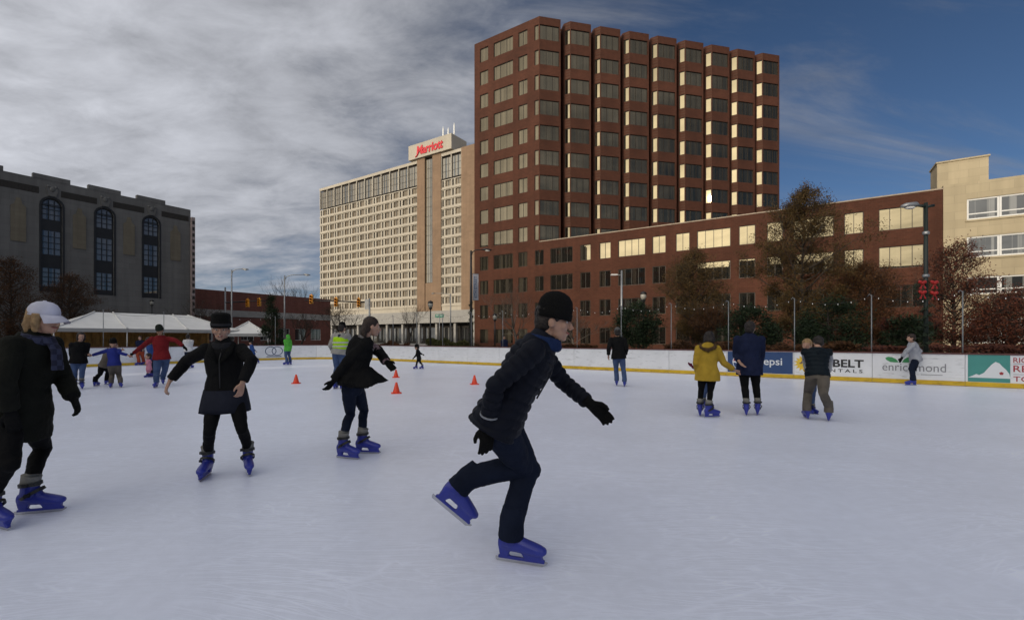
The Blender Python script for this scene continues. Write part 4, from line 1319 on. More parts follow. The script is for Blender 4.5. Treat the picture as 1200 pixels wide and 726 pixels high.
def upright_tree(name, label, cat, loc, H, spread, leaves, m_leaf, seed, low=.08, widest=.36, leaf=.12, bark_=None, power=.75):
    """one leader carrying many rising limbs from near the ground, twigs and leaf-sized faces on them"""
    rg = random.Random(seed); bark_ = bark_ or bark
    t = thing(name, label, cat, loc)
    tk, cr, tips = MB(), MB(), []
    P0 = [Vector((rg.gauss(0, .012) * H * (k / 8) , rg.gauss(0, .012) * H * (k / 8), H * k / 8 * .97)) for k in range(9)]
    r0 = .011 * H + .03
    tk.tube(P0, [max(.008, r0 * (1 - k / 8.6)) for k in range(9)], 8)
    def lead(z):
        f = min(7.999, z / (H * .97) * 8); i = int(f); return P0[i].lerp(P0[i + 1], f - i)
    n = 64
    for k in range(n):
        q = low + (.96 - low) * ((k + rg.random()) / n)
        f = (q / widest if q < widest else (1 - q) / (1 - widest)); f = max(.10, f) ** power
        if q < widest: f = max(f, .55)
        a = k * 2.4 + rg.uniform(-.4, .4)
        L = spread * f * rg.uniform(.62, 1.08)
        d = Vector((math.cos(a), math.sin(a), rg.uniform(.35, .9)))
        pts_ = [lead(H * q * .97)]
        for s_ in range(4):
            d = (d.normalized() + Vector((rg.gauss(0, .16), rg.gauss(0, .16), rg.gauss(.10, .12)))).normalized()
            pts_.append(pts_[-1] + d * L / 4)
        rr = .10 * r0 + .028 * L * .55
        tk.tube(pts_, [rr, rr * .75, rr * .5, rr * .3, .006], 5)
        for j in range(7):
            f2 = rg.uniform(.25, 1); i = min(3, int(f2 * 4)); b0 = pts_[i].lerp(pts_[i + 1], f2 * 4 - i)
            dd = (d + Vector((rg.gauss(0, .7), rg.gauss(0, .7), rg.gauss(.2, .5)))).normalized()
            l2 = L * rg.uniform(.2, .42) + .15
            p2 = [b0, b0 + dd * l2 * .5 + Vector((rg.gauss(0, .05), rg.gauss(0, .05), .03)), b0 + dd * l2]
            cr.tube(p2, [.012, .008, .004], 3, cap=False); tips += [p2[1], p2[2]]
            for m_ in range(4):
                d3 = (dd + Vector((rg.gauss(0, .8), rg.gauss(0, .8), rg.gauss(.1, .6)))).normalized()
                b1 = p2[1].lerp(p2[2], rg.random()); e = b1 + d3 * l2 * rg.uniform(.3, .7)
                cr.tube([b1, e], [.006, .003], 3, cap=False); tips += [b1.lerp(e, .5), e]
    w_ = [rg.random() ** 1.6 * max(.12, 1 - max(0, p.z / H - .25) * 1.05) for p in tips]; tot = sum(w_)
    cr.m = 1
    for p, ww in zip(tips, w_):
        for _ in range(int(leaves * ww / tot + rg.random())):
            c = p + Vector((rg.gauss(0, 1), rg.gauss(0, 1), rg.gauss(0, 1))) * .17
            a = Vector((rg.gauss(0, 1), rg.gauss(0, 1), rg.gauss(0, 1))).normalized() * leaf * rg.uniform(.5, 1.1)
            b_ = a.orthogonal().normalized(); b_.rotate(Quaternion(a.normalized(), rg.uniform(0, 6.3))); b_ *= leaf * .33
            cr.add([c - a * .5, c + b_ * .6, c + a * .5, c - b_ * .6], [(0, 1, 2, 3)])
    tk.build('trunk', bark_, t)
    tag(cr.build('crown', [bark_, m_leaf], t), kind='stuff')
    return t
def G(px, Y): return (*gp(px, Y), -.05)
upright_tree('autumn_tree', 'big half-bare tree with olive-brown leaves rising above the brick wing roof', 'tree', G(940, 30), zat(212, 30) + .05, 4.5, 74000, lf_olive, 11, power=.95)
upright_tree('autumn_tree', 'half-bare brown tree before the brick wing, behind the gap of two skaters', 'tree', G(812, 33), zat(292, 33) + .05, 3.2, 36000, lf_olive, 12)
upright_tree('autumn_tree', 'sparse dark red tree at the corner of the tan building, right of the thick lamp', 'tree', G(1118, 24), zat(283, 24) + .05, 2.5, 17000, lf_red, 13)
upright_tree('autumn_tree', 'low dark red tree at the far right edge before the tan building', 'tree', G(1185, 23), zat(345, 23) + .05, 2.3, 16000, lf_red, 14)
upright_tree('autumn_tree', 'russet tree filling the space left of the thick lamp', 'tree', G(1010, 29), zat(310, 29) + .05, 3.2, 34000, lf_brown, 15)
tree('bare_tree', 'bare grey tree before the tower, left of the striding skater', 'tree', G(606, 46), zat(326, 46), 3.3, 250, lf_brown, 16, .25, bark_grey, up=.6)
tree('bare_tree', 'small bare tree before the brick wing, behind the man in the black jacket', 'tree', G(672, 42), zat(360, 42), 2.6, 500, lf_brown, 17, .2, bark_grey)
tree('bare_tree', 'bare tree standing over the low brick building beside the hotel', 'tree', G(352, 98), zat(320, 98), 7.5, 0, None, 18, .22, bark, up=.62)
tree('bare_tree', 'bushy bare tree below the traffic signals', 'tree', G(398, 66), zat(352, 66), 3.6, 900, lf_brown, 19, .18, bark)
tree('bare_tree', 'small bare tree behind the green-jacket skater', 'tree', G(352, 62), zat(362, 62), 2.6, 500, lf_brown, 20, .18, bark)
tree('bare_tree', 'bare tree before the low brick building, left of the cedar', 'tree', G(240, 58), zat(345, 58), 3.0, 900, lf_brown, 21, .2, bark)
tree('bare_tree', 'thin bare tree at the hotel corner', 'tree', G(478, 80), zat(352, 80), 3.4, 200, lf_brown, 22, .22, bark)
upright_tree('autumn_tree', 'dark brown tree before the grey hall, at the left edge', 'tree', G(12, 41), zat(300, 41) + .05, 3.2, 13000, lf_brown, 23, leaf=.15)
upright_tree('autumn_tree', 'dark brown spreading tree before the grey hall, behind the white cap', 'tree', G(82, 45), zat(322, 45) + .05, 3.6, 13000, lf_brown, 24, leaf=.15)
tree('autumn_tree', 'low russet shrub-like tree behind the boards, between evergreen and big tree', 'tree', G(846, 29), zat(352, 29), 1.9, 8000, lf_brown, 25, .15, leaf=.12)
tree('autumn_tree', 'low russet tree behind the advert boards, before the brick wing end', 'tree', G(1052, 24), zat(362, 24), 1.8, 7000, lf_red, 26, .15, leaf=.12)

def evergreen(name, label, loc, H, rad, n, seed, conical=False, trunk=.6, m_=None, leaf=.16):
    rg = random.Random(seed)
    t = thing(name, label, 'tree' if not name.endswith('hedge') else 'hedge', loc)
    tk = MB(); tk.tube([(0, 0, 0), (.03, .02, H * .5), (0, 0, H * .9)], [.11, .08, .02], 8)
    lm = MB(); lm.m = 1
    # limbs
    for k in range(26):
        a = rg.uniform(0, 6.28); z = rg.uniform(trunk, H * .92)
        f = (1 - (z - trunk) / (H - trunk)) if conical else math.sin(math.pi * min(1, max(.12, (z - trunk) / (H - trunk)))) ** .6
        e = Vector((math.cos(a), math.sin(a), .25)) * rad * f * .8
        tk.tube([(0, 0, z), (e.x, e.y, z + e.z)], [.025, .006], 4)
    clumps = []
    for k in range(70):
        z = trunk + (H - trunk) * rg.random() ** (1.4 if conical else 1)
        q = (z - trunk) / (H - trunk)
        f = (1 - q) * .95 + .05 if conical else math.sin(math.pi * (.10 + .86 * q)) ** .55
        a = rg.uniform(0, 6.28); r = rad * f * rg.uniform(.45, 1.0)
        clumps.append((Vector((r * math.cos(a), r * math.sin(a), z)), rg.uniform(.12, .3) * rad))
    for k in range(n):
        c, s_ = clumps[rg.randrange(len(clumps))]
        p = c + Vector((rg.gauss(0, 1), rg.gauss(0, 1), rg.gauss(0, .8))) * s_ * .7
        if p.z < trunk * .7: continue
        a = (Vector((p.x, p.y, .3)).normalized() + Vector((rg.gauss(0, 1), rg.gauss(0, 1), rg.gauss(0, 1))) * .8).normalized() * leaf * rg.uniform(.6, 1.2)
        b_ = a.orthogonal().normalized(); b_.rotate(Quaternion(a.normalized(), rg.uniform(0, 6.3))); b_ *= leaf * .3
        lm.add([p - a * .5, p + b_ * .6, p + a * .5, p - b_ * .6], [(0, 1, 2, 3)])
    tk.build('trunk', bark, t)
    for i in range(len(lm.mi)): lm.mi[i] = 0
    tag(lm.build('crown', m_ or lf_green, t), kind='stuff')
    return t
evergreen('evergreen_tree', 'clipped dark evergreen tree on a short trunk behind the boards, beside the flat-headed lamp', G(748, 28), zat(357, 28), 1.45, 9000, 31, trunk=1.0)
evergreen('evergreen_tree', 'dark rounded evergreen behind the skater in the navy coat', G(878, 25), zat(362, 25), 1.5, 9000, 32, trunk=.3)
evergreen('evergreen_tree', 'dark rounded evergreen behind the skater in grey trousers', G(970, 24), zat(352, 24), 1.7, 9000, 33, trunk=.3)
evergreen('evergreen_tree', 'dark evergreen shrub beside the thick lamp', G(1062, 22), zat(372, 22), 1.0, 5000, 34, trunk=.2)
evergreen('cedar_tree', 'narrow dark conical cedar with a pale star shape top, behind the far left boards', G(318, 46), zat(346, 46), 1.5, 9000, 35, conical=True, trunk=.3)
def hedge(px0, px1, Y, h, seed, label, m_=lf_hedge, n=9000):
    rg = random.Random(seed)
    a, b_ = Vector(G(px0, Y)), Vector(G(px1, Y))
    c = (a + b_) / 2
    t = thing('hedge', label, 'hedge', tuple(c))
    L_ = (b_ - a).length / 2
    s_ = MB()
    for k in range(int(L_ * 5)):
        x = rg.uniform(-L_, L_); s_.tube([(x, rg.uniform(-.3, .3), 0), (x + rg.uniform(-.3, .3), rg.uniform(-.4, .4), h * .85)], [.02, .006], 4)
    s_.build('stems', bark, t); tag(t.children[0] if t.children else s_, kind='stuff') if t.children else None
    lm = MB()
    for k in range(n):
        x = rg.uniform(-L_, L_); hh = h * (.75 + .3 * noise.noise(Vector((x * .9, seed, 0))) + .12 * noise.noise(Vector((x * 4, seed, 2))))
        p = Vector((x, rg.uniform(-.55, .55), hh * (1 - rg.random() ** 2.2)))
        a_ = Vector((rg.gauss(0, 1), rg.gauss(0, 1), rg.gauss(0, 1))).normalized() * .12
        q = a_.orthogonal().normalized() * .04
        lm.add([p - a_ * .5, p + q, p + a_ * .5, p - q], [(0, 1, 2, 3)])
    tag(lm.build('foliage', m_, t), kind='stuff')
hedge(500, 552, 40, 1.75, 41, 'low yellow-green hedge behind the boards below the hotel')
hedge(556, 700, 37, 1.2, 42, 'low dark brown shrubbery along the foot of the tower', lf_brown, 12000)
hedge(1020, 1250, 20, 1.5, 43, 'low dark red shrubbery behind the advert boards at the right', lf_red, 12000)
hedge(780, 1000, 22.5, 1.55, 44, 'dark brown shrubbery behind the blue advert panel', lf_brown, 14000)
hedge(395, 480, 44, 1.3, 45, 'dark shrubbery before the hotel podium', lf_brown, 7000)
# ------------------------------------------------------------------ people
UPV = Vector((0, 0, 1))
def WP(px, py, Y): return Vector(((px - CX) / F * Y, Y, EYE - (py - HY) / F * Y))
def proj(p): return CX + F * p.x / p.y, HY - F * (p.z - EYE) / p.y
def vox(mb, name, m, size, smooth=4, disp=0.0, dscale=.12, seed=0):
    """one continuous skin round overlapping shapes"""
    me = mb.mesh(name, m)
    o = bpy.data.objects.new(name, me); COL.objects.link(o)
    r = o.modifiers.new('r', 'REMESH'); r.mode = 'VOXEL'; r.voxel_size = size; r.use_smooth_shade = True
    if smooth:
        s_ = o.modifiers.new('s', 'SMOOTH'); s_.iterations = smooth; s_.factor = .5
    if disp:
        tx = bpy.data.textures.new('folds', 'CLOUDS'); tx.noise_scale = dscale; tx.noise_depth = 2
        d = o.modifiers.new('d', 'DISPLACE'); d.texture = tx; d.strength = disp; d.mid_level = .5; d.texture_coords = 'LOCAL'
    dg = bpy.context.evaluated_depsgraph_get()
    out = bpy.data.meshes.new_from_object(o.evaluated_get(dg))
    out.name = name
    bpy.data.objects.remove(o)
    out.materials.clear(); out.materials.append(m)
    out.polygons.foreach_set('use_smooth', [True] * len(out.polygons))
    return out

def cloth(name, col, rough=.85, bump=.25, bscale=70, var=.2, scale=6, band=None):
    m = mat(name, col, rough, var=var, scale=scale, bump=bump, bscale=bscale, spec=.2)
    b = m.node_tree.nodes['Principled BSDF']
    b.inputs['Specular IOR Level'].default_value = .10
    if band:
        t = m.node_tree
        wv = t.nodes.new('ShaderNodeTexWave'); wv.bands_direction = 'DIAGONAL' if band < 0 else 'Z'
        wv.inputs['Scale'].default_value = abs(band); wv.inputs['Distortion'].default_value = .6; wv.inputs['Detail'].default_value = 1
        tc = t.nodes.new('ShaderNodeTexCoord'); t.links.new(tc.outputs['Object'], wv.inputs[0])
        bp = t.nodes.new('ShaderNodeBump'); bp.inputs['Strength'].default_value = .8; bp.inputs['Distance'].default_value = .03
        t.links.new(wv.outputs[1], bp.inputs['Height'])
        old = b.inputs['Normal'].links
        if old: t.links.new(old[0].from_socket, bp.inputs['Normal'])
        t.links.new(bp.outputs[0], b.inputs['Normal'])
    return m
def plaid(name, c1, c2):
    m = mat(name, c1, .9, var=0)
    t = m.node_tree; ck = t.nodes.new('ShaderNodeTexChecker'); ck.inputs['Scale'].default_value = 22
    ck.inputs[1].default_value = (*c1, 1); ck.inputs[2].default_value = (*c2, 1)
    tc = t.nodes.new('ShaderNodeTexCoord'); t.links.new(tc.outputs['Object'], ck.inputs[0]); t.links.new(ck.outputs[0], t.nodes['Principled BSDF'].inputs['Base Color'])
    return m
def skin_mat(name, col):
    m = mat(name, col, .5, var=.08, scale=14, spec=.35)
    b = m.node_tree.nodes['Principled BSDF']
    b.inputs['Subsurface Weight'].default_value = .15; b.inputs['Subsurface Radius'].default_value = (.01, .004, .002)
    return m
skin = skin_mat('skin', (.42, .25, .18))
skin_d = skin_mat('skin_tan', (.30, .17, .11))
lip = mat('lips', (.28, .08, .07), .45, var=0)
tooth = mat('teeth', (.6, .57, .5), .35, var=0)
eye_m = mat('eye_dark', (.03, .022, .018), .25, var=0)
eye_w = mat('eye_white', (.5, .48, .45), .3, var=0)
def hairm(n, c): return mat(n, c, .55, var=.35, scale=25, bump=.6, bscale=60, spec=.35)
hair_dark, hair_brown, hair_blond = hairm('dark_hair', (.018, .013, .011)), hairm('brown_hair', (.028, .016, .011)), hairm('blond_hair', (.30, .19, .09))
black_c = cloth('black_cloth', (.0075, .0075, .008))
black_k = cloth('black_knit', (.007, .007, .007), bump=.6, bscale=120)
olive_c = cloth('black_olive_coat', (.011, .0115, .009), bump=.3)
leg_black = cloth('black_leggings', (.0055, .0055, .006), .8, bump=.1)
jeans = cloth('dark_denim', (.016, .022, .042), bump=.2, bscale=160)
jeans_l = cloth('blue_denim', (.055, .085, .17), bump=.2, bscale=160)
jeans_n = cloth('navy_denim', (.009, .013, .027), bump=.2, bscale=160)
quilt = cloth('navy_quilted_nylon', (.007, .0085, .015), .6, bump=.1)
navy_c = cloth('navy_coat_cloth', (.012, .017, .045))
grey_s = cloth('charcoal_skirt_cloth', (.018, .020, .030))
yellow_c = cloth('mustard_coat_cloth', (.36, .235, .03))
fur_m = cloth('brown_fur_trim', (.075, .045, .022), bump=1, bscale=50)
vest_m = cloth('dark_teal_vest', (.008, .013, .018), .6)
khaki = cloth('grey_khaki_cloth', (.115, .10, .085))
grey_k = cloth('light_grey_knit', (.30, .31, .34))
grey_j = cloth('pale_grey_jacket', (.30, .29, .27))
hivis = cloth('yellow_green_hivis', (.42, .72, .02), .5)
green_c = cloth('lime_green_fleece', (.10, .42, .06))
red_c = cloth('dark_red_sweater', (.17, .015, .018))
blue_c = cloth('royal_blue_sweater', (.025, .035, .20))
blue_j = cloth('blue_jacket_cloth', (.03, .07, .22))
white_c = cloth('white_cloth', (.55, .55, .56))
orange_c = cloth('brick_red_trousers', (.30, .06, .03))
pink_c = cloth('pink_cloth', (.50, .20, .27))
maroon_c = cloth('maroon_cloth', (.12, .02, .045))
purple_c = cloth('purple_cloth', (.06, .03, .09))
scarf_m = plaid('navy_pattern_scarf', (.012, .014, .035), (.03, .035, .075))
scarf_b = cloth('blue_scarf', (.014, .028, .085))
plaid_m = plaid('pink_grey_plaid', (.22, .15, .16), (.09, .05, .06))
white_cap = cloth('white_cotton_cap', (.56, .56, .66), .8, bump=.1)
skate_b = mat('blue_skate_plastic', (.022, .032, .27), .40, var=.12, scale=9)
liner_m = cloth('grey_skate_liner', (.20, .195, .18))
strap_m = mat('black_strap', (.012, .012, .013), .5, var=0)
steel_b = mat('blade_steel', (.5, .5, .52), .25, metal=1, var=.1)

# --- one hired skate, shared by every foot: toe along +y, blade on z = 0
k_ = MB()
foot = [(-.140, .030, .040, .125), (-.115, .041, .052, .125), (-.05, .044, .055, .126), (.02, .046, .050, .118), (.08, .049, .042, .107), (.13, .046, .034, .099), (.165, .032, .024, .094), (.178, .014, .012, .092)]
k_.tube([(0, y, zc) for y, a, c, zc in foot], [(a, c) for y, a, c, zc in foot], 14, right=(1, 0, 0))
k_.tube([(0, -.068, .12), (0, -.064, .19), (0, -.056, .275)], [(.050, .070), (.049, .062), (.054, .064)], 14, right=(1, 0, 0))
k_.tube([(0, .0, .15), (0, -.022, .20), (0, -.034, .26)], [(.036, .03), (.034, .03), (.032, .022)], 10, right=(1, 0, 0))
def ped(y0, y1, w0, w1, b0, b1):
    k_.add([(x, y, z) for z, w_, (ya, yb) in ((.022, w0, (b0, b1)), (.095, w1, (y0, y1))) for y in (ya, yb) for x in (-w_, w_)], [(0, 2, 3, 1), (4, 5, 7, 6), (0, 1, 5, 4), (2, 6, 7, 3), (0, 4, 6, 2), (1, 3, 7, 5)])
ped(.01, .15, .012, .034, .04, .15); ped(-.135, -.055, .012, .032, -.13, -.085)
k_.box(-.011, .011, -.145, .165, .020, .040)
boot_me = vox(k_, 'boot', skate_b, .0055, 3)
k_ = MB(); k_.prism([(-.165, .012), (-.155, .0), (.15, .0), (.182, .018), (.186, .030), (.17, .030), (-.15, .026), (-.165, .026)], -.0022, .0022, M=Matrix(((0, 0, 1, 0), (1, 0, 0, 0), (0, 1, 0, 0), (0, 0, 0, 1))))
blade_me = k_.mesh('blade', steel_b)
k_ = MB(); k_.tube([(0, -.060, .235), (0, -.054, .29), (0, -.049, .318), (0, -.049, .315)], [(.056, .066), (.056, .064), (.060, .066), (.048, .05)], 16, right=(1, 0, 0)); liner_me = k_.mesh('liner', liner_m)
def ring(mb, c, rx, ry, tilt, w_=.013, t_=.005, n=20):
    Rm = Matrix.Rotation(tilt, 3, 'X')
    P_ = [Vector(c) + Rm @ Vector((rx * math.cos(2 * math.pi * k / n), ry * math.sin(2 * math.pi * k / n), 0)) for k in range(n)]
    N_ = Rm @ Vector((0, 0, 1))
    vs = []
    for k in range(n):
        o_ = (P_[k] - Vector(c)).normalized() * t_
        vs += [P_[k] - N_ * w_, P_[k] + N_ * w_, P_[k] + o_ + N_ * w_, P_[k] + o_ - N_ * w_]
    mb.add(vs, [(k * 4 + a, k * 4 + (a + 1) % 4, ((k + 1) % n) * 4 + (a + 1) % 4, ((k + 1) % n) * 4 + a) for k in range(n) for a in range(4)])
strap_mes = []
for c, rx, ry, tl in (((0, -.058, .245), .061, .072, .1), ((0, -.045, .165), .060, .088, .55)):
    q = MB(); ring(q, c, rx, ry, tl); q.box(rx - .004, rx + .012, c[1] - .018, c[1] + .018, c[2] - .012, c[2] + .012)
    strap_mes.append(q.mesh('strap', strap_m))

def ik(a, c, l1, l2, px, pole=None):
    """middle joint between a and c whose picture position is nearest to px (or, without px, towards pole)"""
    d = c - a; D = d.length
    if px is None and D < .975 * (l1 + l2):
        f = D / (.975 * (l1 + l2)); l1 *= f; l2 *= f
    if D > (l1 + l2) * .995:
        f = D / ((l1 + l2) * .995); l1 *= f; l2 *= f
    x = (l1 * l1 - l2 * l2 + D * D) / (2 * D)
    h = math.sqrt(max(0, l1 * l1 - x * x))
    u = d.normalized(); e1 = u.orthogonal().normalized(); e2 = u.cross(e1)
    best, bp = 1e18, None
    for k in range(48):
        t = 2 * math.pi * k / 48
        q = a + u * x + (e1 * math.cos(t) + e2 * math.sin(t)) * h
        if px is not None:
            X, Yp = proj(q); e = (X - px[0]) ** 2 + (Yp - px[1]) ** 2
            if pole is not None: e -= pole.dot(q - a) * 1.5
        else: e = -pole.dot(q - a)
        if e < best: best, bp = e, q
    return bp

def add_hand(mb, wr, d, side, k=1.0, curl=.35, glove=0.0, detail=True):
    """palm, four bent fingers of different lengths and a thumb from the side of the palm"""
    d = d.normalized()
    n = side - d * side.dot(d); n.normalize()             # back of the hand faces n
    a = d.cross(n)                                       # across the palm
    g = glove
    mb.tube([wr - d * .02 * k, wr + d * .03 * k, wr + d * .075 * k, wr + d * .095 * k], [(.026 * k + g, .020 * k + g), (.036 * k + g, .017 * k + g), (.041 * k + g, .015 * k + g), (.036 * k + g, .012 * k + g)], 10, right=a)
    if not detail: 
        mb.tube([wr + d * .07 * k, wr + d * .12 * k - n * .015 * k, wr + d * .155 * k - n * .04 * k], [(.038 * k + g, .014 * k + g), (.036 * k + g, .013 * k + g), (.022 * k + g, .010 * k + g)], 8, right=a)
        mb.tube([wr + d * .03 * k + a * .03 * k, wr + d * .075 * k + a * .06 * k, wr + d * .10 * k + a * .06 * k - n * .01 * k], [.013 * k + g, .012 * k + g, .009 * k + g], 6)
        return
    for i, (off, L) in enumerate(((.030, .072), (.010, .080), (-.011, .074), (-.031, .058))):
        p = wr + d * .088 * k + a * off * k
        pts_ = [p - d * .02 * k, p]; dd = d + a * off * 1.6
        for s_, c in ((.45, .5), (.32, 1.0), (.25, 1.2)):
            dd = (Matrix.Rotation(-(curl * c + .04 * i), 3, a) @ dd)
            if (dd).dot(n) > d.dot(n) + .05: pass
            pts_.append(pts_[-1] + dd.normalized() * L * s_ * k)
        mb.tube(pts_, [(.0095 + g * .6) * k, (.0092 + g * .6) * k, (.0088 + g * .6) * k, (.0078 + g * .6) * k, (.006 + g * .5) * k], 7)
    th = [wr + d * .02 * k + a * .025 * k, wr + d * .045 * k + a * .050 * k - n * .008 * k, wr + d * .075 * k + a * .060 * k - n * .018 * k, wr + d * .098 * k + a * .056 * k - n * .026 * k]
    mb.tube(th, [(.014 + g * .6) * k, (.012 + g * .6) * k, (.0105 + g * .6) * k, (.007 + g * .5) * k], 7)

def add_head(mb, H, f, up, k=1.0):
    f = f.normalized(); r = f.cross(up).normalized(); u = r.cross(f).normalized()
    M = Matrix((r, f, u)).transposed()
    P = lambda x, y, z: H + M @ (Vector((x, y, z)) * k)
    B = lambda x, y, z, a, b_, c, n=14: mb.ball(P(x, y, z), (a * k, b_ * k, c * k), n, rot=M)
    B(0, -.012, .035, .076, .094, .088, 18); B(0, .012, -.01, .068, .076, .080, 16)
    B(0, .030, -.058, .052, .054, .055); B(0, .062, -.092, .024, .022, .020, 10)
    B(0, .070, .024, .050, .020, .014, 10)
    for sg in (-1, 1):
        B(sg * .040, .058, -.022, .024, .024, .026, 10)     # cheeks
        B(sg * .076, -.010, -.008, .010, .022, .032, 10)     # ears
    mb.tube([P(0, .082, .018), P(0, .096, -.006), P(0, .110, -.030), P(0, .092, -.040)], [.009 * k, .011 * k, .0145 * k, .010 * k], 8)
    B(0, .082, -.064, .024, .012, .012, 8)
    return M, P

def person(label, base, J, top=None, legs=None, hat=None, hair=None, hairstyle='short', gloves=None, scarf=None,
           skin_=skin, S=1.7, face=(0, 1, 0), yaw=None, hyaw=None, feet=None, v=.012, detail=False, extra=None, group=None, skates=True, headup=UPV, male=False, curl=.35, smile=False, scarf_tail=False):
    """J: picture positions of the joints; each joint is placed in real space at its own distance"""
    Y0 = base[1]
    B0 = Vector((base[0], base[1], 0))
    t = thing('person', label, 'person', tuple(B0), 0, group)
    kk = S / 1.7
    f = Vector(face).normalized()
    yf = Vector((*(yaw or (f.x, f.y)), 0)).normalized()
    hf = Vector((*(hyaw or (yf.x, yf.y)), 0)).normalized()
    rs, rh = yf.cross(UPV), hf.cross(UPV)                 # person's right at shoulders and hips
    def at(key):
        q = J[key]; return WP(q[0], q[1], Y0 + (q[2] if len(q) > 2 else 0))
    Hd, Nk, Pv = at('head'), at('neck'), at('hip')
    spine = (Nk - Pv).normalized()
    sw = (.185 if male else .165) * kk
    sh = {'R': Nk + rs * sw - spine * .045 * kk, 'L': Nk - rs * sw - spine * .045 * kk}
    hp = {'R': Pv + rh * .088 * kk - spine * .03, 'L': Pv - rh * .088 * kk - spine * .03}
    ua, fa, th, sn = .29 * kk, .255 * kk, .43 * kk, .345 * kk
    an, kn, wr, el, skm = {}, {}, {}, {}, {}
    for s_ in 'RL':
        ft = feet[s_]                                     # (px, py, (dx, dy[, dz]), Y or None, sole-up vector or None)
        Yf = ft[3] if len(ft) > 3 and ft[3] else F * EYE / (ft[1] - HY)
        c = WP(ft[0], ft[1], Yf)
        if not (len(ft) > 3 and ft[3]): c.z = .001
        d = Vector(ft[2] if len(ft[2]) == 3 else (*ft[2], 0)).normalized()
        u0 = Vector(ft[4]) if len(ft) > 4 else UPV
        rr = d.cross(u0).normalized(); uu = rr.cross(d)
        Mx = Matrix((rr, d, uu)).transposed() * 1.0
        ks = kk if S < 1.5 else 1.0
        Mx4 = Matrix.Translation(c) @ Mx.to_4x4() @ Matrix.Scale(ks, 4)
        skm[s_] = Mx4
        an[s_] = Mx4 @ Vector((0, -.055, .262))
        kn[s_] = ik(hp[s_], an[s_], th, sn, J.get('kn' + s_), pole=hf)
        wr[s_] = at('wr' + s_)
        el[s_] = ik(sh[s_], wr[s_], ua, fa, J.get('el' + s_), pole=(Vector((0, 0, -1)) - yf * .6))
    L_ = lambda p: p - B0
    # ---- body: one continuous surface
    b = MB()
    ax = [rh, rh.lerp(rs, .3), rh.lerp(rs, .6), rs, rs, rs]
    def torso(mb, off, lo=-.06, flare=0.0, top_=1.06, hempt=None):
        ln = (Nk - Pv).length
        sec = [(lo / ln if lo < 0 else lo, .165 + flare, .120 + flare), (0.02, .165 + flare * .6, .122 + flare * .5), (.36, .138, .105), (.68, .158, .120), (.88, .165 if male else .150, .108), (1.0, .115, .078), (top_, .062, .060)]
        if male: sec = [(a_, x_ * 1.06, y_ * 1.05) for a_, x_, y_ in sec]
        pts_ = [L_(Pv + (Nk - Pv) * a_) for a_, _, _ in sec]
        if hempt:
            pts_[0] = L_(WP(hempt[0], hempt[1], Y0 + hempt[2])); sec[0] = (0, hempt[3], hempt[4])
            pts_[1] = pts_[0].lerp(pts_[2], .42); sec[1] = (0, hempt[3] * .55 + .07, hempt[4] * .6 + .045)
        # the spine curves: chest pushed forward a little at the back
        mb.tube(pts_, [((x_ + off) * kk, (y_ + off) * kk) for _, x_, y_ in sec], 18, right=[rh, rh, rh.lerp(rs, .4), rs, rs, rs, rs])
    torso(b, -.022)
    for s_ in 'RL':
        b.ball(L_(sh[s_]), .055 * kk, 10)
        b.tube([L_(sh[s_]), L_(sh[s_].lerp(el[s_], .5)), L_(el[s_]), L_(el[s_].lerp(wr[s_], .3)), L_(wr[s_])], [r * kk for r in (.050, .045, .036, .037, .025)], 10)
        kc = kn[s_].lerp(an[s_], .3) - hf * .012
        b.tube([L_(hp[s_]), L_(hp[s_].lerp(kn[s_], .45)), L_(kn[s_]), L_(kc), L_(an[s_])], [r * kk for r in (.066, .060, .040, .040, .028)], 12)
        b.tube([L_(an[s_]), L_(skm[s_] @ Vector((0, -.066, .13))), L_(skm[s_] @ Vector((0, .10, .105)))], [.034 * kk, .032 * kk, .022 * kk], 8)
        d = (wr[s_] - el[s_]).normalized()
        if 'hd' + s_ in J:
            d = (at('hd' + s_) - wr[s_]).normalized()
        outv = (rs if s_ == 'R' else -rs) * .8 + yf * .5
        if not gloves: add_hand(b, L_(wr[s_]), d, outv, kk, curl, 0, detail)
        else:
            g = MB(); add_hand(g, L_(wr[s_]), d, outv, kk * 1.04, curl, .004, detail)
            g.tube([L_(wr[s_] - d * .05), L_(wr[s_] + d * .02)], [.036 * kk, .033 * kk], 10)
            link('glove', vox(g, 'glove', gloves, .0055 if detail else v, 2), t)
    M, P = add_head(b, L_(Hd), f, headup, kk if S > 1.5 else (.88 + .12 * kk))
    hk = kk if S > 1.5 else (.88 + .12 * kk)
    b.tube([L_(Nk - spine * .04), L_(Nk.lerp(Hd, .45)), L_(Hd) - M @ Vector((0, .015, .03))], [.058 * kk, .052 * kk, .050 * kk], 12)
    link('body', vox(b, 'body', skin_, .0062 if detail else v, 3), t)
    if detail:
        for sg in (-1, 1):
            e = MB(); e.ball(P(sg * .031, .0765, .004), (.013 * hk, .008 * hk, .0075 * hk), 10, rot=M); e.build('eye', eye_w, t)
            e2 = MB(); e2.ball(P(sg * .031, .0825, .004), (.006 * hk, .004 * hk, .0062 * hk), 8, rot=M); e2.build('iris', eye_m, t.children[-1])
            e = MB(); e.tube([P(sg * .014, .090, .024), P(sg * .032, .088, .030), P(sg * .050, .074, .024)], [.0035, .004, .002], 5); e.build('eyebrow', hair_dark if hair is None else hair, t)
        e = MB(); e.tube([P(-.026, .080, -.058), P(-.012, .093, -.064), P(.012, .093, -.064), P(.026, .080, -.058)], [.003, .0065, .0065, .003], 6); e.build('mouth', lip, t)
        if smile:
            e = MB(); e.tube([P(-.018, .089, -.0605), P(0, .098, -.0625), P(.018, .089, -.0605)], [.002, .004, .002], 5); e.build('teeth', tooth, t.children[-1])
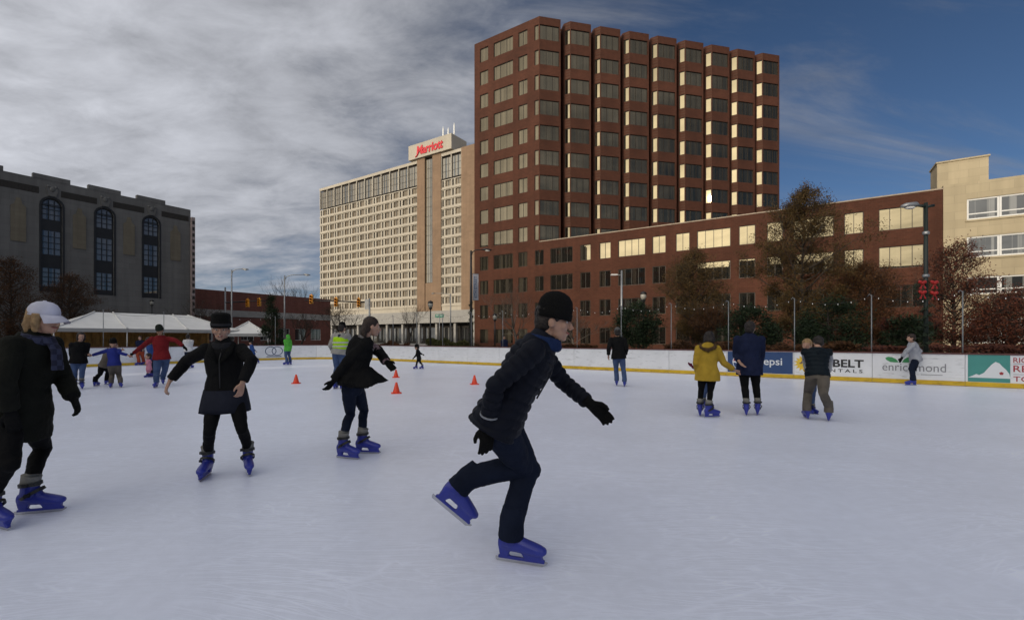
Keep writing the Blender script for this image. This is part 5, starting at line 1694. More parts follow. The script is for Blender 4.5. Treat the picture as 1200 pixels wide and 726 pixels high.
    # ---- trousers
    if legs:
        m_, off = legs
        q = MB()
        q.tube([L_(Pv + spine * .10 * kk), L_(Pv), L_(Pv - spine * .09 * kk)], [((.150 + off) * kk, (.115 + off) * kk), ((.160 + off) * kk, (.122 + off) * kk), ((.12 + off) * kk, (.10 + off) * kk)], 16, right=rh)
        for s_ in 'RL':
            e = skm[s_] @ Vector((0, -.055, .255))
            kc = kn[s_].lerp(an[s_], .32) - hf * .014
            q.tube([L_(hp[s_] + UPV * .02), L_(hp[s_].lerp(kn[s_], .35)), L_(hp[s_].lerp(kn[s_], .75)), L_(kn[s_]), L_(kc), L_(e)], [(r + off) * kk for r in (.085, .081, .065, .054, .054, .042 if off < .015 else .052)], 14)
            q.ball(L_(kn[s_] + hf * .008), (.052 + off) * kk, 10)
            if off >= .015:                               # wide legs fall over the boot
                z0 = .15 if off > .017 else .2
                q.tube([L_(skm[s_] @ Vector((0, -.048, .36))), L_(skm[s_] @ Vector((0, -.055, .27))), L_(skm[s_] @ Vector((0, -.060, z0)))], [(.060 * ks, .066 * ks), (.070 * ks, .080 * ks), (.073 * ks, .088 * ks)], 14, right=skm[s_].to_3x3() @ Vector((1, 0, 0)))
        link('trousers', vox(q, 'trousers', m_, min(v, .009) if detail else v, 3, .012 if detail else .010, .06), t)
    # ---- coat or sweater
    if top:
        q = MB(); off = top.get('off', .015); hem = top.get('hem', .12); fl = top.get('flare', .02)
        torso(q, off, -hem if not top.get('hempt') else .12, fl, 1.09)
        for s_ in 'RL':
            q.ball(L_(sh[s_]), (.052 + off * .8) * kk, 12)
            if top.get('sleeveless'): continue
            w_ = wr[s_].lerp(el[s_], top.get('cuff', .08))
            em = el[s_]
            q.tube([L_(sh[s_]), L_(sh[s_].lerp(em, .5)), L_(em), L_(em.lerp(w_, .5)), L_(w_)], [(r + off * .75) * kk for r in (.052, .047, .041, .037, .031)], 12)
            q.ball(L_(em), (.041 + off * .75) * kk, 10)
        if top.get('collar'):
            q.tube([L_(Nk - spine * .06 * kk), L_(Nk + spine * .02 * kk), L_(Nk.lerp(Hd, .5))], [((.10 + off) * kk, .085 * kk), (.083 * kk, .080 * kk), (.070 * kk, .072 * kk)], 14, right=rs)
        if top.get('hempt'):                              # a wide swinging hem: level rings from the waist down
            hx, hy, hdy, ha, hb = top['hempt']
            e = WP(hx, hy, Y0 + hdy); w0 = Pv.lerp(Nk, .42)
            n = 28; vs = []
            for i in range(7):
                q_ = i / 6; c = w0.lerp(e, q_); rx = .17 + (ha - .17) * q_ ** 1.1; ry = .145 + (hb - .145) * q_
                for j in range(n):
                    a_ = 2 * math.pi * j / n
                    wv = 1 + .07 * q_ * math.sin(a_ * 5 + .6)
                    vs.append(L_(c) + Vector((rx * wv * math.cos(a_), ry * wv * math.sin(a_), .035 * q_ * math.cos(a_ * 2) - .0)))
            q.add(vs, [(i * n + (j + 1) % n, i * n + j, (i + 1) * n + j, (i + 1) * n + (j + 1) % n) for i in range(6) for j in range(n)] + [tuple(range(n)), tuple(range(6 * n, 7 * n))[::-1]])
        if top.get('tail'):                               # a swinging hem
            for px_, py_, dy_ in top['tail']:
                e = WP(px_, py_, Y0 + dy_)
                q.tube([L_(Pv + spine * .22), L_(Pv.lerp(e, .5)), L_(e)], [(.12, .10), (.13, .09), (.11, .05)], 12, right=rh)
        me = vox(q, top.get('name', 'coat'), top['m'], min(v, .0085) if detail else v, 4, top.get('fold', .016), .09)
        if top.get('quilt'):                              # stitched rows puffing out between seams
            segs = [(L_(Pv - spine * .3), L_(Nk + spine * .1), .0)]
            if not top.get('sleeveless'): segs += [(L_(sh[s_]), L_(el[s_]), .0) for s_ in 'RL'] + [(L_(el[s_]), L_(wr[s_]), .0) for s_ in 'RL']
            co = np.empty(len(me.vertices) * 3); me.vertices.foreach_get('co', co); co = co.reshape(-1, 3)
            no = np.empty(len(me.vertices) * 3); me.vertices.foreach_get('normal', no); no = no.reshape(-1, 3)
            best = np.full(len(co), 9.0); tt = np.zeros(len(co))
            for i_, (a_, b_, _) in enumerate(segs):
                a_, b_ = np.array(a_), np.array(b_); u_ = b_ - a_; ln_ = np.linalg.norm(u_); u_ /= ln_
                h_ = np.clip((co - a_) @ u_, 0, ln_); ds = np.linalg.norm(co - a_ - h_[:, None] * u_, axis=1) - (.07 if i_ == 0 else 0)
                w2 = ds < best; best[w2] = ds[w2]; tt[w2] = h_[w2] + i_ * .3
            p_ = top['quilt']; amp = np.abs(np.sin(np.pi * tt / p_)) ** .6
            co += no * ((amp - .7) * .013)[:, None]
            me.vertices.foreach_set('co', co.ravel()); me.update()
        link(top.get('name', 'coat'), me, t)
        if top.get('sleeveless'):
            for s_ in 'RL':
                q = MB(); w_ = wr[s_].lerp(el[s_], .08)
                q.tube([L_(sh[s_]), L_(sh[s_].lerp(el[s_], .5)), L_(el[s_]), L_(w_)], [r * kk for r in (.066, .060, .054, .042)], 12); q.ball(L_(el[s_]), .054 * kk, 10)
                link('sleeve', vox(q, 'sleeve', top['sleeveless'], v, 3, .012, .06), t)
    # ---- scarf
    if scarf:
        q = MB(); c = Nk.lerp(Hd, .10)
        n = 16
        P_ = [L_(c) + (rs * math.cos(2 * math.pi * k / n) * .088 + yf * (math.sin(2 * math.pi * k / n) * .082 + .012) - UPV * (.02 + .018 * math.sin(2 * math.pi * k / n))) * kk for k in range(n + 1)]
        q.tube(P_, [.030 * kk] * (n + 1), 8)
        P_ = [p + UPV * .028 * kk for p in P_]; q.tube(P_, [.024 * kk] * (n + 1), 8)
        if scarf_tail: q.tube([L_(c) + yf * .10 * kk, L_(c) + yf * .155 * kk - UPV * .10 * kk, L_(c) + yf * .165 * kk - UPV * .26 * kk], [(.05, .022), (.055, .02), (.06, .015)], 8, right=rs)
        link('scarf', vox(q, 'scarf', scarf, min(v, .008), 2, .01, .04), t)
    # ---- hair
    if hair:
        q = MB(); hg = .007 if v > .01 else .002; Z = lambda x, y, z, a, b_, c: q.ball(P(x, y, z), ((a + hg) * hk, (b_ + hg) * hk, (c + hg) * hk), 14, rot=M)
        Z(0, -.022, .045, .084, .098, .090); Z(0, -.055, -.005, .074, .062, .080)
        if hairstyle in ('long', 'tail'):
            q.tube([P(0, -.07, .03), P(0, -.095, -.06), P(0, -.095, -.15), P(0, -.075, -.24)], [(.072, .05), (.075, .045), (.068, .035), (.03, .02)], 12, right=M @ Vector((1, 0, 0)))
            for sg in ((-1, 1) if hairstyle == 'long' else ()): q.tube([P(sg * .07, .0, .04), P(sg * .08, -.01, -.05), P(sg * .075, -.015, -.13)], [.028, .028, .016], 8)
        if hairstyle == 'bob':
            q.tube([P(0, -.06, .03), P(0, -.075, -.05), P(0, -.075, -.11)], [(.082, .055), (.088, .055), (.07, .035)], 12, right=M @ Vector((1, 0, 0)))
            for sg in (-1, 1): q.tube([P(sg * .074, .015, .04), P(sg * .082, .01, -.04), P(sg * .075, .005, -.10)], [.028, .03, .018], 8)
        # keep the face clear
        me = vox(q, 'hair', hair, min(v, .0085), 2, .014, .035)
        bm_ = bmesh.new(); bm_.from_mesh(me)
        Mi = M.transposed(); hc = L_(Hd)
        kill = []
        for vv in bm_.verts:
            l_ = Mi @ (vv.co - hc) / hk
            if l_.y > .048 and l_.z < .054 and abs(l_.x) < .069: kill.append(vv)
        bmesh.ops.delete(bm_, geom=kill, context='VERTS'); bm_.to_mesh(me); bm_.free()
        link('hair', me, t)
    # ---- hats
    if hat:
        kind, hm = hat[0], hat[1]
        rot = M
        def lath(prof, name, mm, sc_=(1, 1, 1), off_=(0, -.008, 0), tilt=-.12):
            q = MB(); n = 24
            Rt = Matrix.Rotation(tilt, 3, 'X')
            vs = []
            for r_, z_ in prof:
                for j in range(n):
                    a_ = 2 * math.pi * j / n
                    rib = 1 + (.02 * (j % 2) if kind == 'beanie' else 0)
                    vs.append(P(*(Rt @ Vector((r_ * math.cos(a_) * rib * .9, r_ * math.sin(a_) * rib * 1.08, z_)) + Vector(off_))))
            kq = len(prof)
            q.add(vs, [(i * n + j, i * n + (j + 1) % n, (i + 1) * n + (j + 1) % n, (i + 1) * n + j) for i in range(kq - 1) for j in range(n)] + [tuple(range((kq - 1) * n, kq * n))], True)
            return q.build(name, mm, t)
        if kind == 'beanie':
            lath([(.097, .018), (.102, .024), (.103, .056), (.098, .063), (.098, .092), (.090, .130), (.068, .162), (.036, .180), (.004, .187)], 'hat', hm)
            if len(hat) > 2: lath([(.104, .030), (.1055, .034), (.1055, .044), (.104, .048)], 'hat_band', hat[2])
        elif kind == 'bucket':
            lath([(.100, .026), (.106, .032), (.107, .082), (.102, .088), (.101, .150), (.094, .172), (.055, .186), (.003, .190)], 'hat', hm, tilt=-.05)
            lath([(.1080, .048), (.1100, .052), (.1100, .070), (.1080, .074)], 'hat_band', hat[2] if len(hat) > 2 else hm, tilt=-.05)
        elif kind == 'cap':
            cp_ = lath([(.096, .030), (.099, .034), (.098, .062), (.092, .092), (.074, .120), (.045, .138), (.012, .145), (.010, .150), (.002, .151)], 'cap', hm, tilt=-.04)
            q = MB(); n = 14; rows = 5; vs = []
            for i in range(rows + 1):
                for j in range(n + 1):
                    a_ = math.pi * (.12 + .76 * j / n); e_ = i / rows
                    r0 = .095; x = math.cos(a_) * r0 * .92; y = math.sin(a_) * r0 * 1.06
                    yy = y + e_ * .085 * math.sin(a_) ** .8
                    vs.append(P(x * (1 + .05 * e_), yy, .036 - .030 * e_ * e_ - .012 * e_ - .012 * abs(math.cos(a_)) * e_ * 2 + .0))
            top_n = len(vs); vs += [p - (M @ Vector((0, 0, .004))) for p in vs]
            fs = []
            for i in range(rows):
                for j in range(n):
                    a_ = i * (n + 1) + j; fs.append((a_, a_ + 1, a_ + n + 2, a_ + n + 1)); fs.append((top_n + a_ + n + 1, top_n + a_ + n + 2, top_n + a_ + 1, top_n + a_))
            q.add(vs, fs, True); q.build('brim', hm, cp_)
        elif kind == 'hood':
            q = MB(); q.ball(P(0, -.03, .03), (.105 * hk, .108 * hk, .115 * hk), 16, rot=M); q.tube([P(0, -.05, -.02), P(0, -.06, -.12)], [(.10, .09), (.11, .09)], 12, right=M @ Vector((1, 0, 0)))
            me = vox(q, 'hood', hm, v, 2); bm_ = bmesh.new(); bm_.from_mesh(me); Mi = M.transposed(); hc = L_(Hd)
            bmesh.ops.delete(bm_, geom=[vv for vv in bm_.verts if (Mi @ (vv.co - hc)).y > .05 and abs((Mi @ (vv.co - hc)).x) < .08], context='VERTS'); bm_.to_mesh(me); bm_.free()
            link('hood', me, t)
    # ---- skates
    if skates:
        for s_ in 'RL':
            o = link('skate', boot_me, t)
            mx = skm[s_].copy(); mx.translation = L_(mx.translation)
            o.matrix_local = mx
            link('blade', blade_me, o); link('liner', liner_me, o)
            for sm_ in (strap_mes if not legs or legs[1] < .015 else []): link('strap', sm_, o)
    if extra: extra(t, dict(L=L_, Nk=Nk, Pv=Pv, sh=sh, el=el, wr=wr, kn=kn, rs=rs, rh=rh, yf=yf, hf=hf, spine=spine, P=P, M=M, kk=kk, hp=hp, WP=WP, Y0=Y0, Hd=Hd))
    return t
def bxy(px, py):
    Y = F * EYE / (py - HY); return ((px - CX) / F * Y, Y)

# 1 the striding skater in front
def x_strider(t, d):
    q = MB()                                              # zip line and draw cord
    L, Nk, Pv, yf = d['L'], d['Nk'], d['Pv'], d['yf']
    fn = (yf - d['spine'] * yf.dot(d['spine'])).normalized()
    pp = MB(); a_ = d['el']['R'].lerp(d['wr']['R'], .72); u_ = (d['wr']['R'] - d['el']['R']).normalized()
    ring(pp, (0, 0, 0), .056, .056, 0, .006, .003); Rq = u_.to_track_quat('Z', 'Y').to_matrix(); pp.v = [tuple(L(a_) + Rq @ Vector(p)) for p in pp.v]; pp.build('reflective_piping', mat('reflective_piping', (.22, .23, .25), .4, var=0), t)
    q.tube([L(Nk + fn * .105 + d['spine'] * .0), L(Nk.lerp(Pv, .25) + fn * .155), L(Nk.lerp(Pv, .6) + fn * .152)], .006, 5); q.build('zip', strap_m, t)
person('man skating past in navy quilted jacket, black beanie and dark jeans, bent forward in mid-stride', bxy(609, 659),
       dict(head=(649, 377, 0), neck=(633, 402, 0), hip=(586, 487, 0), elR=(569, 462), wrR=(571, 498, -.16), hdR=(570, 525, -.18), elL=(660, 448), wrL=(692, 473, .10), hdL=(712, 490, .08), knR=(592, 547), knL=(618, 556)),
       top=dict(m=quilt, quilt=.058, off=.02, hem=.10, flare=.015, collar=1, name='jacket', fold=.014), legs=(jeans_n, .022), hat=('beanie', black_k), hair=hair_dark, gloves=black_k, scarf=scarf_b,
       S=1.84, face=(1, -.12, -.08), yaw=(1, -.12), headup=Vector((.12, 0, 1)), male=True, detail=True, v=.0085, curl=.28,
       feet=dict(L=(609, 659.5, (1, -.32)), R=(526, 599, (.72, .12, -.66), 3.12, (.66, .10, .74))), extra=x_strider)

# 2 the woman with the white cap at the left edge
person('woman at the left edge in long black-olive coat and white cap, gliding to the right', bxy(30, 606),
       dict(head=(52, 374, 0), neck=(40, 398, 0), hip=(22, 482, 0), elR=(6, 446), wrR=(12, 482, -.2), hdR=(16, 500, -.2), elL=(74, 442), wrL=(86, 466, .12), hdL=(93, 483, .1), knR=(10, 542), knL=(50, 530)),
       top=dict(m=olive_c, off=.035, hem=.20, flare=.05, collar=1, fold=.02), legs=(leg_black, .006), hat=('cap', white_cap), hair=hair_blond, hairstyle='bob', gloves=black_c, scarf=scarf_m,
       scarf_tail=True, S=1.72, face=(1, .05, -.05), yaw=(1, .10), detail=True, v=.0085, feet=dict(L=(46, 600.5, (1, .30)), R=(-4, 618, (1, -.35))))

# 3 the smiling woman facing us
def x_skirt(t, d):
    q = MB(); L, Pv, rh = d['L'], d['Pv'], d['rh']
    n = 28
    def rg_(z, rx, ry): return [L(Pv) + rh * rx * math.cos(2 * math.pi * j / n) * (1 + .02 * math.cos(j * 3)) + d['hf'] * ry * math.sin(2 * math.pi * j / n) * (1 + .03 * math.sin(j * 2)) + UPV * z for j in range(n)]
    rows = [rg_(.02, .20, .165), rg_(-.06, .216, .192), rg_(-.16, .234, .215), rg_(-.215, .240, .222), rg_(-.205, .230, .212)]
    q.add([p for r in rows for p in r], [(i * n + j, i * n + (j + 1) % n, (i + 1) * n + (j + 1) % n, (i + 1) * n + j) for i in range(4) for j in range(n)], True)
    q.build('skirt', grey_s, t)
    b_ = MB(); c = d['Nk']; f = d['yf']                    # lapels and buttons down the front
    b_.tube([L(c + f * .10 - d['rs'] * .02), L(c.lerp(Pv, .3) + f * .158), L(c.lerp(Pv, .9) + f * .165)], .006, 5)
    b_.build('zip', strap_m, t)
    for sg in (-1, 1):
        l_ = MB(); l_.tube([L(c + d['rs'] * sg * .09 + f * .03 + UPV * .03), L(c + d['rs'] * sg * .085 + f * .12 - UPV * .06), L(c + d['rs'] * sg * .02 + f * .165 - UPV * .17)], [(.035, .02), (.04, .018), (.012, .01)], 8, right=d['rs']); l_.build('lapel', black_k, t)
person('smiling woman in black jacket, banded hat and leggings, facing us with one arm out', bxy(265, 557),
       dict(head=(259, 386.5, 0), neck=(262, 405, .03), hip=(264, 458, .05), elR=(218, 424), wrR=(199, 446, -.02), hdR=(194, 457, -.05), elL=(292, 427), wrL=(284, 449, -.20), hdL=(281, 463, -.24), knR=(247, 501), knL=(285, 504)),
       top=dict(m=black_c, off=.028, hem=.03, flare=.02, collar=1, name='jacket'), legs=(leg_black, .002), hat=('bucket', black_k, cloth('grey_hat_band', (.03, .03, .034))), hair=hair_dark, gloves=None, scarf=cloth('grey_neck_warmer', (.02, .02, .023)),
       S=1.68, face=(.50, -1, -.05), yaw=(0.30, -1), detail=True, v=.0085, smile=True, curl=.5, feet=dict(R=(241, 559, (.28, -1)), L=(291, 554, (.68, -1))), extra=x_skirt)

# 4 the woman in the swinging black coat
def x_sleeve(t, d):
    q = MB(); L = d['L']
    q.tube([L(d['el']['L'].lerp(d['sh']['L'], .35)), L(d['el']['L']), L(d['wr']['L'])], [.078, .066, .047], 12)
    link('plaid_sleeve', vox(q, 'plaid_sleeve', plaid_m, .01, 2, .012, .05), t)
    l_ = MB(); c = d['Nk']
    l_.tube([L(c - d['yf'] * .06 + d['rs'] * .06 + UPV * .05), L(c + d['rs'] * .115 + UPV * .0), L(c + d['rs'] * .11 + d['yf'] * .10 - UPV * .13)], [(.028, .02), (.032, .02), (.02, .012)], 8); l_.build('collar_edge', cloth('grey_lining', (.16, .15, .15)), t)
person('woman in swinging black coat and dark jeans, seen from behind, looking right', bxy(414, 534),
       dict(head=(436, 383, .02), neck=(424, 398, 0), hip=(414, 453, 0), elR=(401, 428), wrR=(391, 446, -.10), hdR=(384, 455, -.12), elL=(447, 413), wrL=(453, 424, .05), hdL=(461, 432, 0.03), knR=(409, 487), knL=(427, 485)),
       top=dict(m=black_c, off=.04, hem=.0, flare=.05, fold=.03, hempt=(427, 449, -.02, .275, .21)), legs=(jeans_n, .006), hair=hair_brown, hairstyle='tail', gloves=black_k,
       S=1.66, face=(.85, .45, -.1), yaw=(.75, .65), hyaw=(.9, -.2), detail=True, v=.009, feet=dict(R=(407, 537, (1, -.35)), L=(430, 531, (1, -.12))), extra=x_sleeve)

# 5-7 three at the right, seen from behind
person('tall man in navy coat and black trousers skating away before the blue advert', bxy(880, 485.5),
       dict(head=(879, 385, .02), neck=(878, 394.5, 0), hip=(878, 429, 0), elR=(892, 415), wrR=(890, 432, .02), hdR=(890, 440, .02), elL=(863, 413), wrL=(866, 423, -.12), hdL=(869, 427, -.16)),
       top=dict(m=navy_c, off=.028, hem=.16, flare=.015, collar=1), legs=(leg_black, .008), hair=hair_dark, S=1.82, face=(.75, 1, 0), yaw=(.40, 1), male=True, feet=dict(L=(874.5, 486, (.5, 1)), R=(888, 485.5, (.6, 1))))
def x_hood(t, d):
    q = MB(); L, c = d['L'], d['Nk']
    q.tube([L(c - d['rs'] * .12 - d['yf'] * .02 + UPV * .05), L(c - d['rs'] * .11 - d['yf'] * .12 - UPV * .01), L(c - d['yf'] * .17 - UPV * .06), L(c + d['rs'] * .11 - d['yf'] * .12 - UPV * .01), L(c + d['rs'] * .12 - d['yf'] * .02 + UPV * .05)], [.03, .038, .04, .038, .03], 10)
    link('fur_trim', vox(q, 'fur_trim', fur_m, .011, 1, .025, .03), t)
    q = MB(); q.ball(L(c - d['yf'] * .09 - UPV * .0), (.12, .09, .09), 12); link('hood', vox(q, 'hood', yellow_c, .012, 2, .012), t)
person('woman in mustard-yellow hooded coat and black leggings, hand reaching to the man in navy', bxy(829, 488),
       dict(head=(831, 396, .02), neck=(829.5, 406, 0), hip=(829, 438, 0), elR=(848, 424), wrR=(860, 433, -.05), hdR=(866, 436, -.05), elL=(816, 424), wrL=(818, 437, .15)),
       top=dict(m=yellow_c, off=.036, hem=.12, flare=.04), legs=(leg_black, .002), hair=hair_dark, hairstyle='bob', S=1.6, face=(.4, 1, 0), yaw=(.40, 1), feet=dict(L=(820.5, 486.5, (.45, 1)), R=(834, 489, (1, .25))), extra=x_hood)
def x_vesthood(t, d):
    q = MB(); L, c = d['L'], d['Nk']; q.tube([L(c - d['rs'] * .10 - d['yf'] * .03), L(c - d['yf'] * .14 - UPV * .05), L(c + d['rs'] * .10 - d['yf'] * .03)], [.045, .06, .045], 10); link('hood', vox(q, 'hood', vest_m, .012, 2), t)
person('stooping skater in dark teal vest over grey sleeves and khaki trousers, seen from behind', bxy(958, 491),
       dict(head=(959, 402, .28), neck=(957, 410, .14), hip=(958, 440, 0), elR=(973, 425), wrR=(971, 437, .18), elL=(944, 424), wrL=(945, 434, .25), knL=(947.5, 456), knR=(964.5, 458)),
       top=dict(m=vest_m, quilt=.075, off=.034, hem=.02, flare=.0, sleeveless=grey_k, name='vest'), legs=(khaki, .022), hair=hair_dark, S=1.62, face=(.3, 1, -.5), yaw=(.5, 1), male=True, feet=dict(L=(944.5, 490, (.35, 1)), R=(971.5, 492.5, (.8, 1))), extra=x_vesthood)
person('small child with light brown hair in yellow, held by the skater in the teal vest', (bxy(948, 487)[0] + .05, 8.75),
       dict(head=(945.5, 404.5, 0), neck=(948, 413, 0), hip=(950, 432, 0), wrR=(950, 425, -.1), wrL=(941, 424, -.1)),
       top=dict(m=yellow_c, off=.02, hem=.05, name='jacket'), legs=(jeans_l, .01), hair=hair_blond, S=1.05, face=(-.7, -.7, 0), yaw=(0, -1), feet=dict(R=(949, 484.5, (0, -1)), L=(954, 484.5, (.1, -1))))
person('child in maroon with purple sleeves, half hidden in front of the woman in yellow', bxy(829, 477.5),
       dict(head=(830, 412, 0), neck=(829, 421, 0), hip=(829, 443, 0), elR=(818, 431), wrR=(811, 429, -.1), hdR=(806, 425, -.1), elL=(842, 422), wrL=(844.5, 413, 0), hdL=(846, 408, 0)),
       top=dict(m=purple_c, off=.03, hem=.08, name='jacket'), legs=(jeans_l, .01), hat=('beanie', maroon_c), hair=hair_dark, gloves=maroon_c, S=1.15, face=(0, -1, 0), yaw=(0, -1), feet=dict(R=(826, 477.5, (0, -1)), L=(833, 477.5, (0, -1))))
# 8 at the right boards
person('person in light grey sweater and navy trousers by the leafy advert', bxy(1070, 450.5),
       dict(head=(1067.5, 396, -.05), neck=(1069, 402, 0), hip=(1073, 420, .05), elL=(1060, 411), wrL=(1057, 419, -.15), elR=(1078, 411), wrR=(1074, 419, .1)),
       top=dict(m=grey_k, off=.03, hem=.06, name='sweater'), legs=(jeans_n, .018), hair=hair_brown, gloves=black_k, S=1.7, face=(-1, .35, -.1), yaw=(-.85, .6), feet=dict(L=(1067.5, 451.5, (-1, .1)), R=(1073.5, 449.5, (-1, .1))))
# 9 black jacket at the far boards
person('man in black jacket and blue jeans skating away towards the plain far boards', bxy(727, 452),
       dict(head=(723.5, 390, .02), neck=(723.5, 396, 0), hip=(725, 417, 0), elL=(713.5, 407), wrL=(713, 416, .0), elR=(734, 407), wrR=(733, 415, .1)),
       top=dict(m=black_c, off=.035, hem=.08), legs=(jeans_l, .018), hat=('beanie', cloth('grey_knit_hat', (.10, .10, .10))), hair=hair_dark, S=1.72, face=(.2, 1, 0), yaw=(.2, 1), male=True, feet=dict(L=(722.5, 451.5, (.15, 1)), R=(732, 452.5, (.35, 1))))
# 10-12 beyond the cones
person('small child all in black skating left along the far boards', bxy(490, 432),
       dict(head=(488.5, 407, 0), neck=(489.5, 410, 0), hip=(491, 420, 0), wrR=(495, 415, .1), wrL=(485, 419, -.1)),
       top=dict(m=black_c, off=.03, hem=.05, name='jacket'), legs=(leg_black, .012), hat=('beanie', black_k), hair=hair_dark, gloves=black_k, S=1.2, v=.016, face=(-1, -.1, 0), yaw=(-1, 0), feet=dict(L=(487, 432, (-1, 0)), R=(494, 432, (-1, .2))))
person('person in lime-green jacket and blue jeans standing by the far left boards', bxy(337, 427),
       dict(head=(337, 394.5, 0), neck=(337, 398, 0), hip=(337, 409.5, 0), wrR=(340.5, 409, .1), wrL=(334, 409, -.1)),
       top=dict(m=green_c, off=.035, hem=.08, name='jacket'), legs=(jeans_l, .018), hat=('hood', green_c), hair=hair_dark, S=1.66, v=.016, face=(-1, .3, 0), yaw=(-1, .5), feet=dict(L=(335, 427.3, (-1, .1)), R=(339, 426.8, (-1, .2))))
def x_vest(t, d):
    q = MB(); L, Pv, Nk, rs = d['L'], d['Pv'], d['Nk'], d['rs']
    q.tube([L(Pv.lerp(Nk, a)) for a in (.22, .5, .8, .97)], [(.225, .18), (.235, .185), (.225, .175), (.165, .135)], 16, right=rs)
    link('hivis_vest', vox(q, 'hivis_vest', hivis, .014, 2, .01), t)
    for a in (.35, .55):
        s_ = MB(); c = L(Pv.lerp(Nk, a)); ring(s_, c, .246, .194, 0, .022, .004); s_.build('reflective_band', mat('reflective_grey', (.5, .52, .45), .3, var=0), t)
    q = MB(); q.tube([L(Nk - rs * .09 - d['yf'] * .03), L(Nk - d['yf'] * .13 - UPV * .06), L(Nk + rs * .09 - d['yf'] * .03)], [.04, .055, .04], 10); link('hood', vox(q, 'hood', navy_c, .014, 2), t)
person('rink marshal in yellow-green safety vest and jeans, seen from behind beyond the black coat', bxy(398, 455),
       dict(head=(401, 384.5, .02), neck=(400, 391.5, 0), hip=(397.5, 413, 0), elR=(411, 402), wrR=(409, 410, .1), elL=(388, 403), wrL=(390.5, 411, .12)),
       top=dict(m=grey_j, off=.04, hem=.04, name='jacket'), legs=(jeans_l, .02), hat=('beanie', black_k), hair=hair_dark, S=1.8, face=(.2, 1, 0), yaw=(.1, 1), male=True, feet=dict(L=(393.5, 455, (0, 1)), R=(402, 455, (.2, 1))), extra=x_vest)
# 13-16 the family holding hands
person('woman in black jacket and jeans at the left end of the family holding hands', bxy(91, 455),
       dict(head=(95, 394, 0), neck=(93.5, 402, 0), hip=(92, 423, 0), elL=(101, 411), wrL=(104, 415.5, -.05), elR=(84, 412), wrR=(85, 423, 0)),
       top=dict(m=black_c, off=.032, hem=.06, name='jacket'), legs=(jeans_l, .012), hair=hair_dark, hairstyle='long', S=1.66, face=(1, -.8, 0), yaw=(.8, -.8), feet=dict(R=(87, 455.5, (.6, -1)), L=(96, 455.5, (1, -.9))))
person('boy in royal blue sweater and grey trousers, holding hands on either side', bxy(135.5, 453.5),
       dict(head=(132.5, 402.5, 0), neck=(132.5, 409, 0), hip=(134, 427, 0), elR=(118, 413), wrR=(108, 416, .0), elL=(142, 414), wrL=(150, 416, 0), knR=(131, 440), knL=(139, 440)),
       top=dict(m=blue_c, off=.026, hem=.03, name='sweater'), legs=(khaki, .022), hat=('beanie', black_k), hair=hair_dark, S=1.42, face=(.8, -.9, 0), yaw=(.6, -1), feet=dict(R=(130, 454, (.6, -1)), L=(141.5, 453.5, (1, -.8))))
person('child in grey top and black trousers, half hidden behind the boy in royal blue', bxy(120, 451),
       dict(head=(134, 404.5, 0), neck=(129, 410, 0), hip=(122, 428, 0), wrR=(125, 424, .15), wrL=(142, 410, 0)),
       top=dict(m=khaki, off=.026, hem=.04, name='jacket'), legs=(leg_black, .02), hair=hair_dark, S=1.40, face=(.3, 1, 0), yaw=(.2, 1), feet=dict(L=(113, 452, (-.2, 1)), R=(127, 450, (.1, 1))))
person('man in dark red sweater and jeans with both arms spread wide', bxy(187, 452),
       dict(head=(187, 387, -.1), neck=(188, 395, -.03), hip=(189.5, 419, 0), elR=(168, 404), wrR=(156, 414, .0), elL=(206, 398), wrL=(215, 405.5, 0), hdL=(219, 409, 0), knR=(184, 436), knL=(194, 434)),
       top=dict(m=red_c, off=.03, hem=.05, name='sweater'), legs=(jeans_l, .022), hat=('beanie', cloth('dark_green_hat', (.02, .025, .018))), hair=hair_dark, gloves=black_k, skin_=skin_d, S=1.80, face=(.3, -1, -.35), yaw=(.5, -1), male=True, feet=dict(R=(182.5, 454, (.4, -1)), L=(191, 450, (.8, -1))))
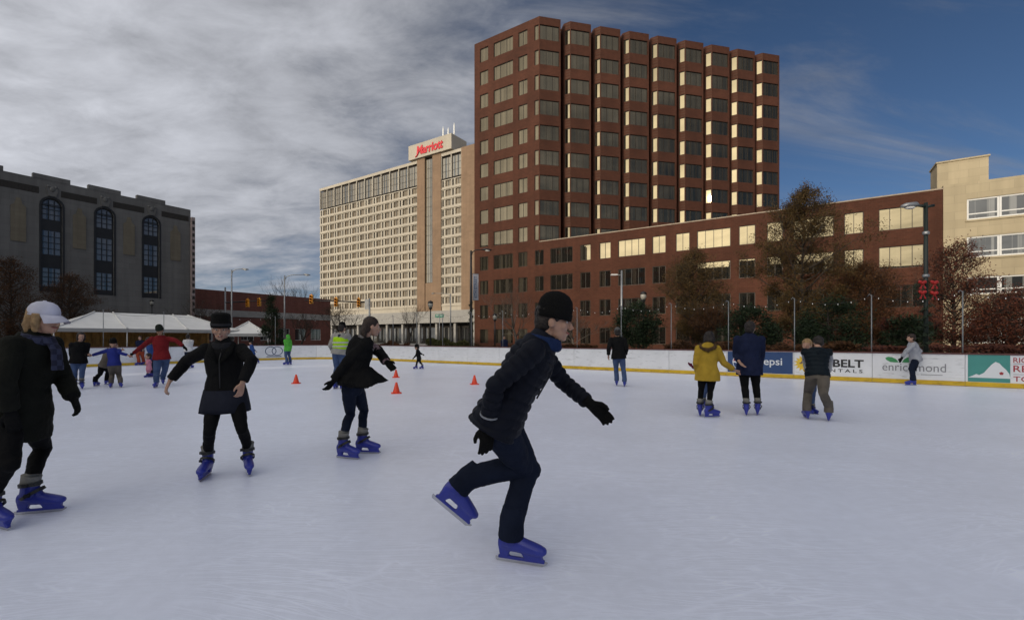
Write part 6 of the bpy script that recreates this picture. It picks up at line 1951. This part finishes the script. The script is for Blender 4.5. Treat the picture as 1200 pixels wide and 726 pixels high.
# 17-21 far figures
person('person in dark top and brick-red trousers by the left boards before the long tent', bxy(164, 427.5),
       dict(head=(164, 396, 0), neck=(164, 399.5, 0), hip=(164.5, 411, 0), wrR=(160.5, 409, -.1), wrL=(168, 409, -.1)),
       top=dict(m=navy_c, off=.03, hem=.02, name='jacket'), legs=(orange_c, .025), hair=hair_dark, S=1.58, v=.016, face=(.5, -1, 0), yaw=(.2, -1), feet=dict(R=(161.5, 428, (-.1, -1)), L=(167.5, 427.5, (.1, -1))))
person('adult in blue jacket bending over a child in pink, behind the man in red', bxy(178.5, 441),
       dict(head=(174, 399, -.1), neck=(175.5, 405, 0), hip=(181, 419, .1), wrR=(173, 423, -.3), wrL=(176, 422, -.2)),
       top=dict(m=blue_j, off=.03, hem=.05, name='jacket'), legs=(jeans, .018), hair=hair_brown, S=1.62, v=.016, face=(-.8, -.4, -.5), yaw=(-.8, -.5), feet=dict(R=(177.5, 441.5, (-1, -.2)), L=(182.5, 440.5, (-1, -.2))))
person('small child in pink with bent knees, beside the man in red', bxy(174, 442),
       dict(head=(173.5, 417.5, 0), neck=(174, 421.5, 0), hip=(174.5, 431, 0), wrR=(171, 427, -.1), wrL=(177, 424, .1)),
       top=dict(m=pink_c, off=.03, hem=.08, name='jacket'), legs=(pink_c, .014), hair=hair_brown, S=.95, v=.016, face=(-.6, -1, 0), yaw=(-.5, -1), feet=dict(R=(172, 442, (-.5, -1)), L=(176.5, 441.5, (-.2, -1))))
person('person in white top and dark trousers near the left boards, past the red sleeve', bxy(221, 431),
       dict(head=(220.5, 394.5, 0), neck=(220.5, 398.5, 0), hip=(221, 411, 0), wrR=(224, 409, .1), wrL=(217.5, 410, .1)),
       top=dict(m=white_c, off=.03, hem=.04, name='jacket'), legs=(jeans, .016), hair=hair_dark, S=1.7, v=.016, face=(-.3, 1, 0), yaw=(-.2, 1), feet=dict(L=(219, 431, (-.1, 1)), R=(223.5, 431, (.2, 1))))
person('boy in blue jacket and dark trousers gliding by the board with the oval mark', bxy(298, 425.5),
       dict(head=(294, 401, 0), neck=(294.5, 404.5, 0), hip=(296.5, 414.5, 0), wrR=(292, 413, -.1), wrL=(299.5, 411, 0)),
       top=dict(m=blue_j, off=.032, hem=.05, name='jacket'), legs=(jeans_n, .014), hat=('beanie', black_k), hair=hair_dark, S=1.3, v=.016, face=(-1, -.5, 0), yaw=(-.8, -.6), feet=dict(R=(296, 425.5, (-1, -.2)), L=(301.5, 425, (-.8, -.2))))
person('onlooker in dark blue behind the far boards, beside the striding skater', ((591 - CX) / F * 28.5, 28.5),
       dict(head=(591, 395.5, 0), neck=(591, 398.5, 0), hip=(591, 409, 0), wrR=(588, 408, -.1), wrL=(594, 408, -.1)),
       top=dict(m=navy_c, off=.032, hem=.08), legs=(jeans, .014), hair=hair_dark, S=1.62, v=.016, face=(0, -1, 0), yaw=(0, -1), skates=False, feet=dict(R=(589, 422, (0, -1), 28.5), L=(593, 422, (0, -1), 28.5)))
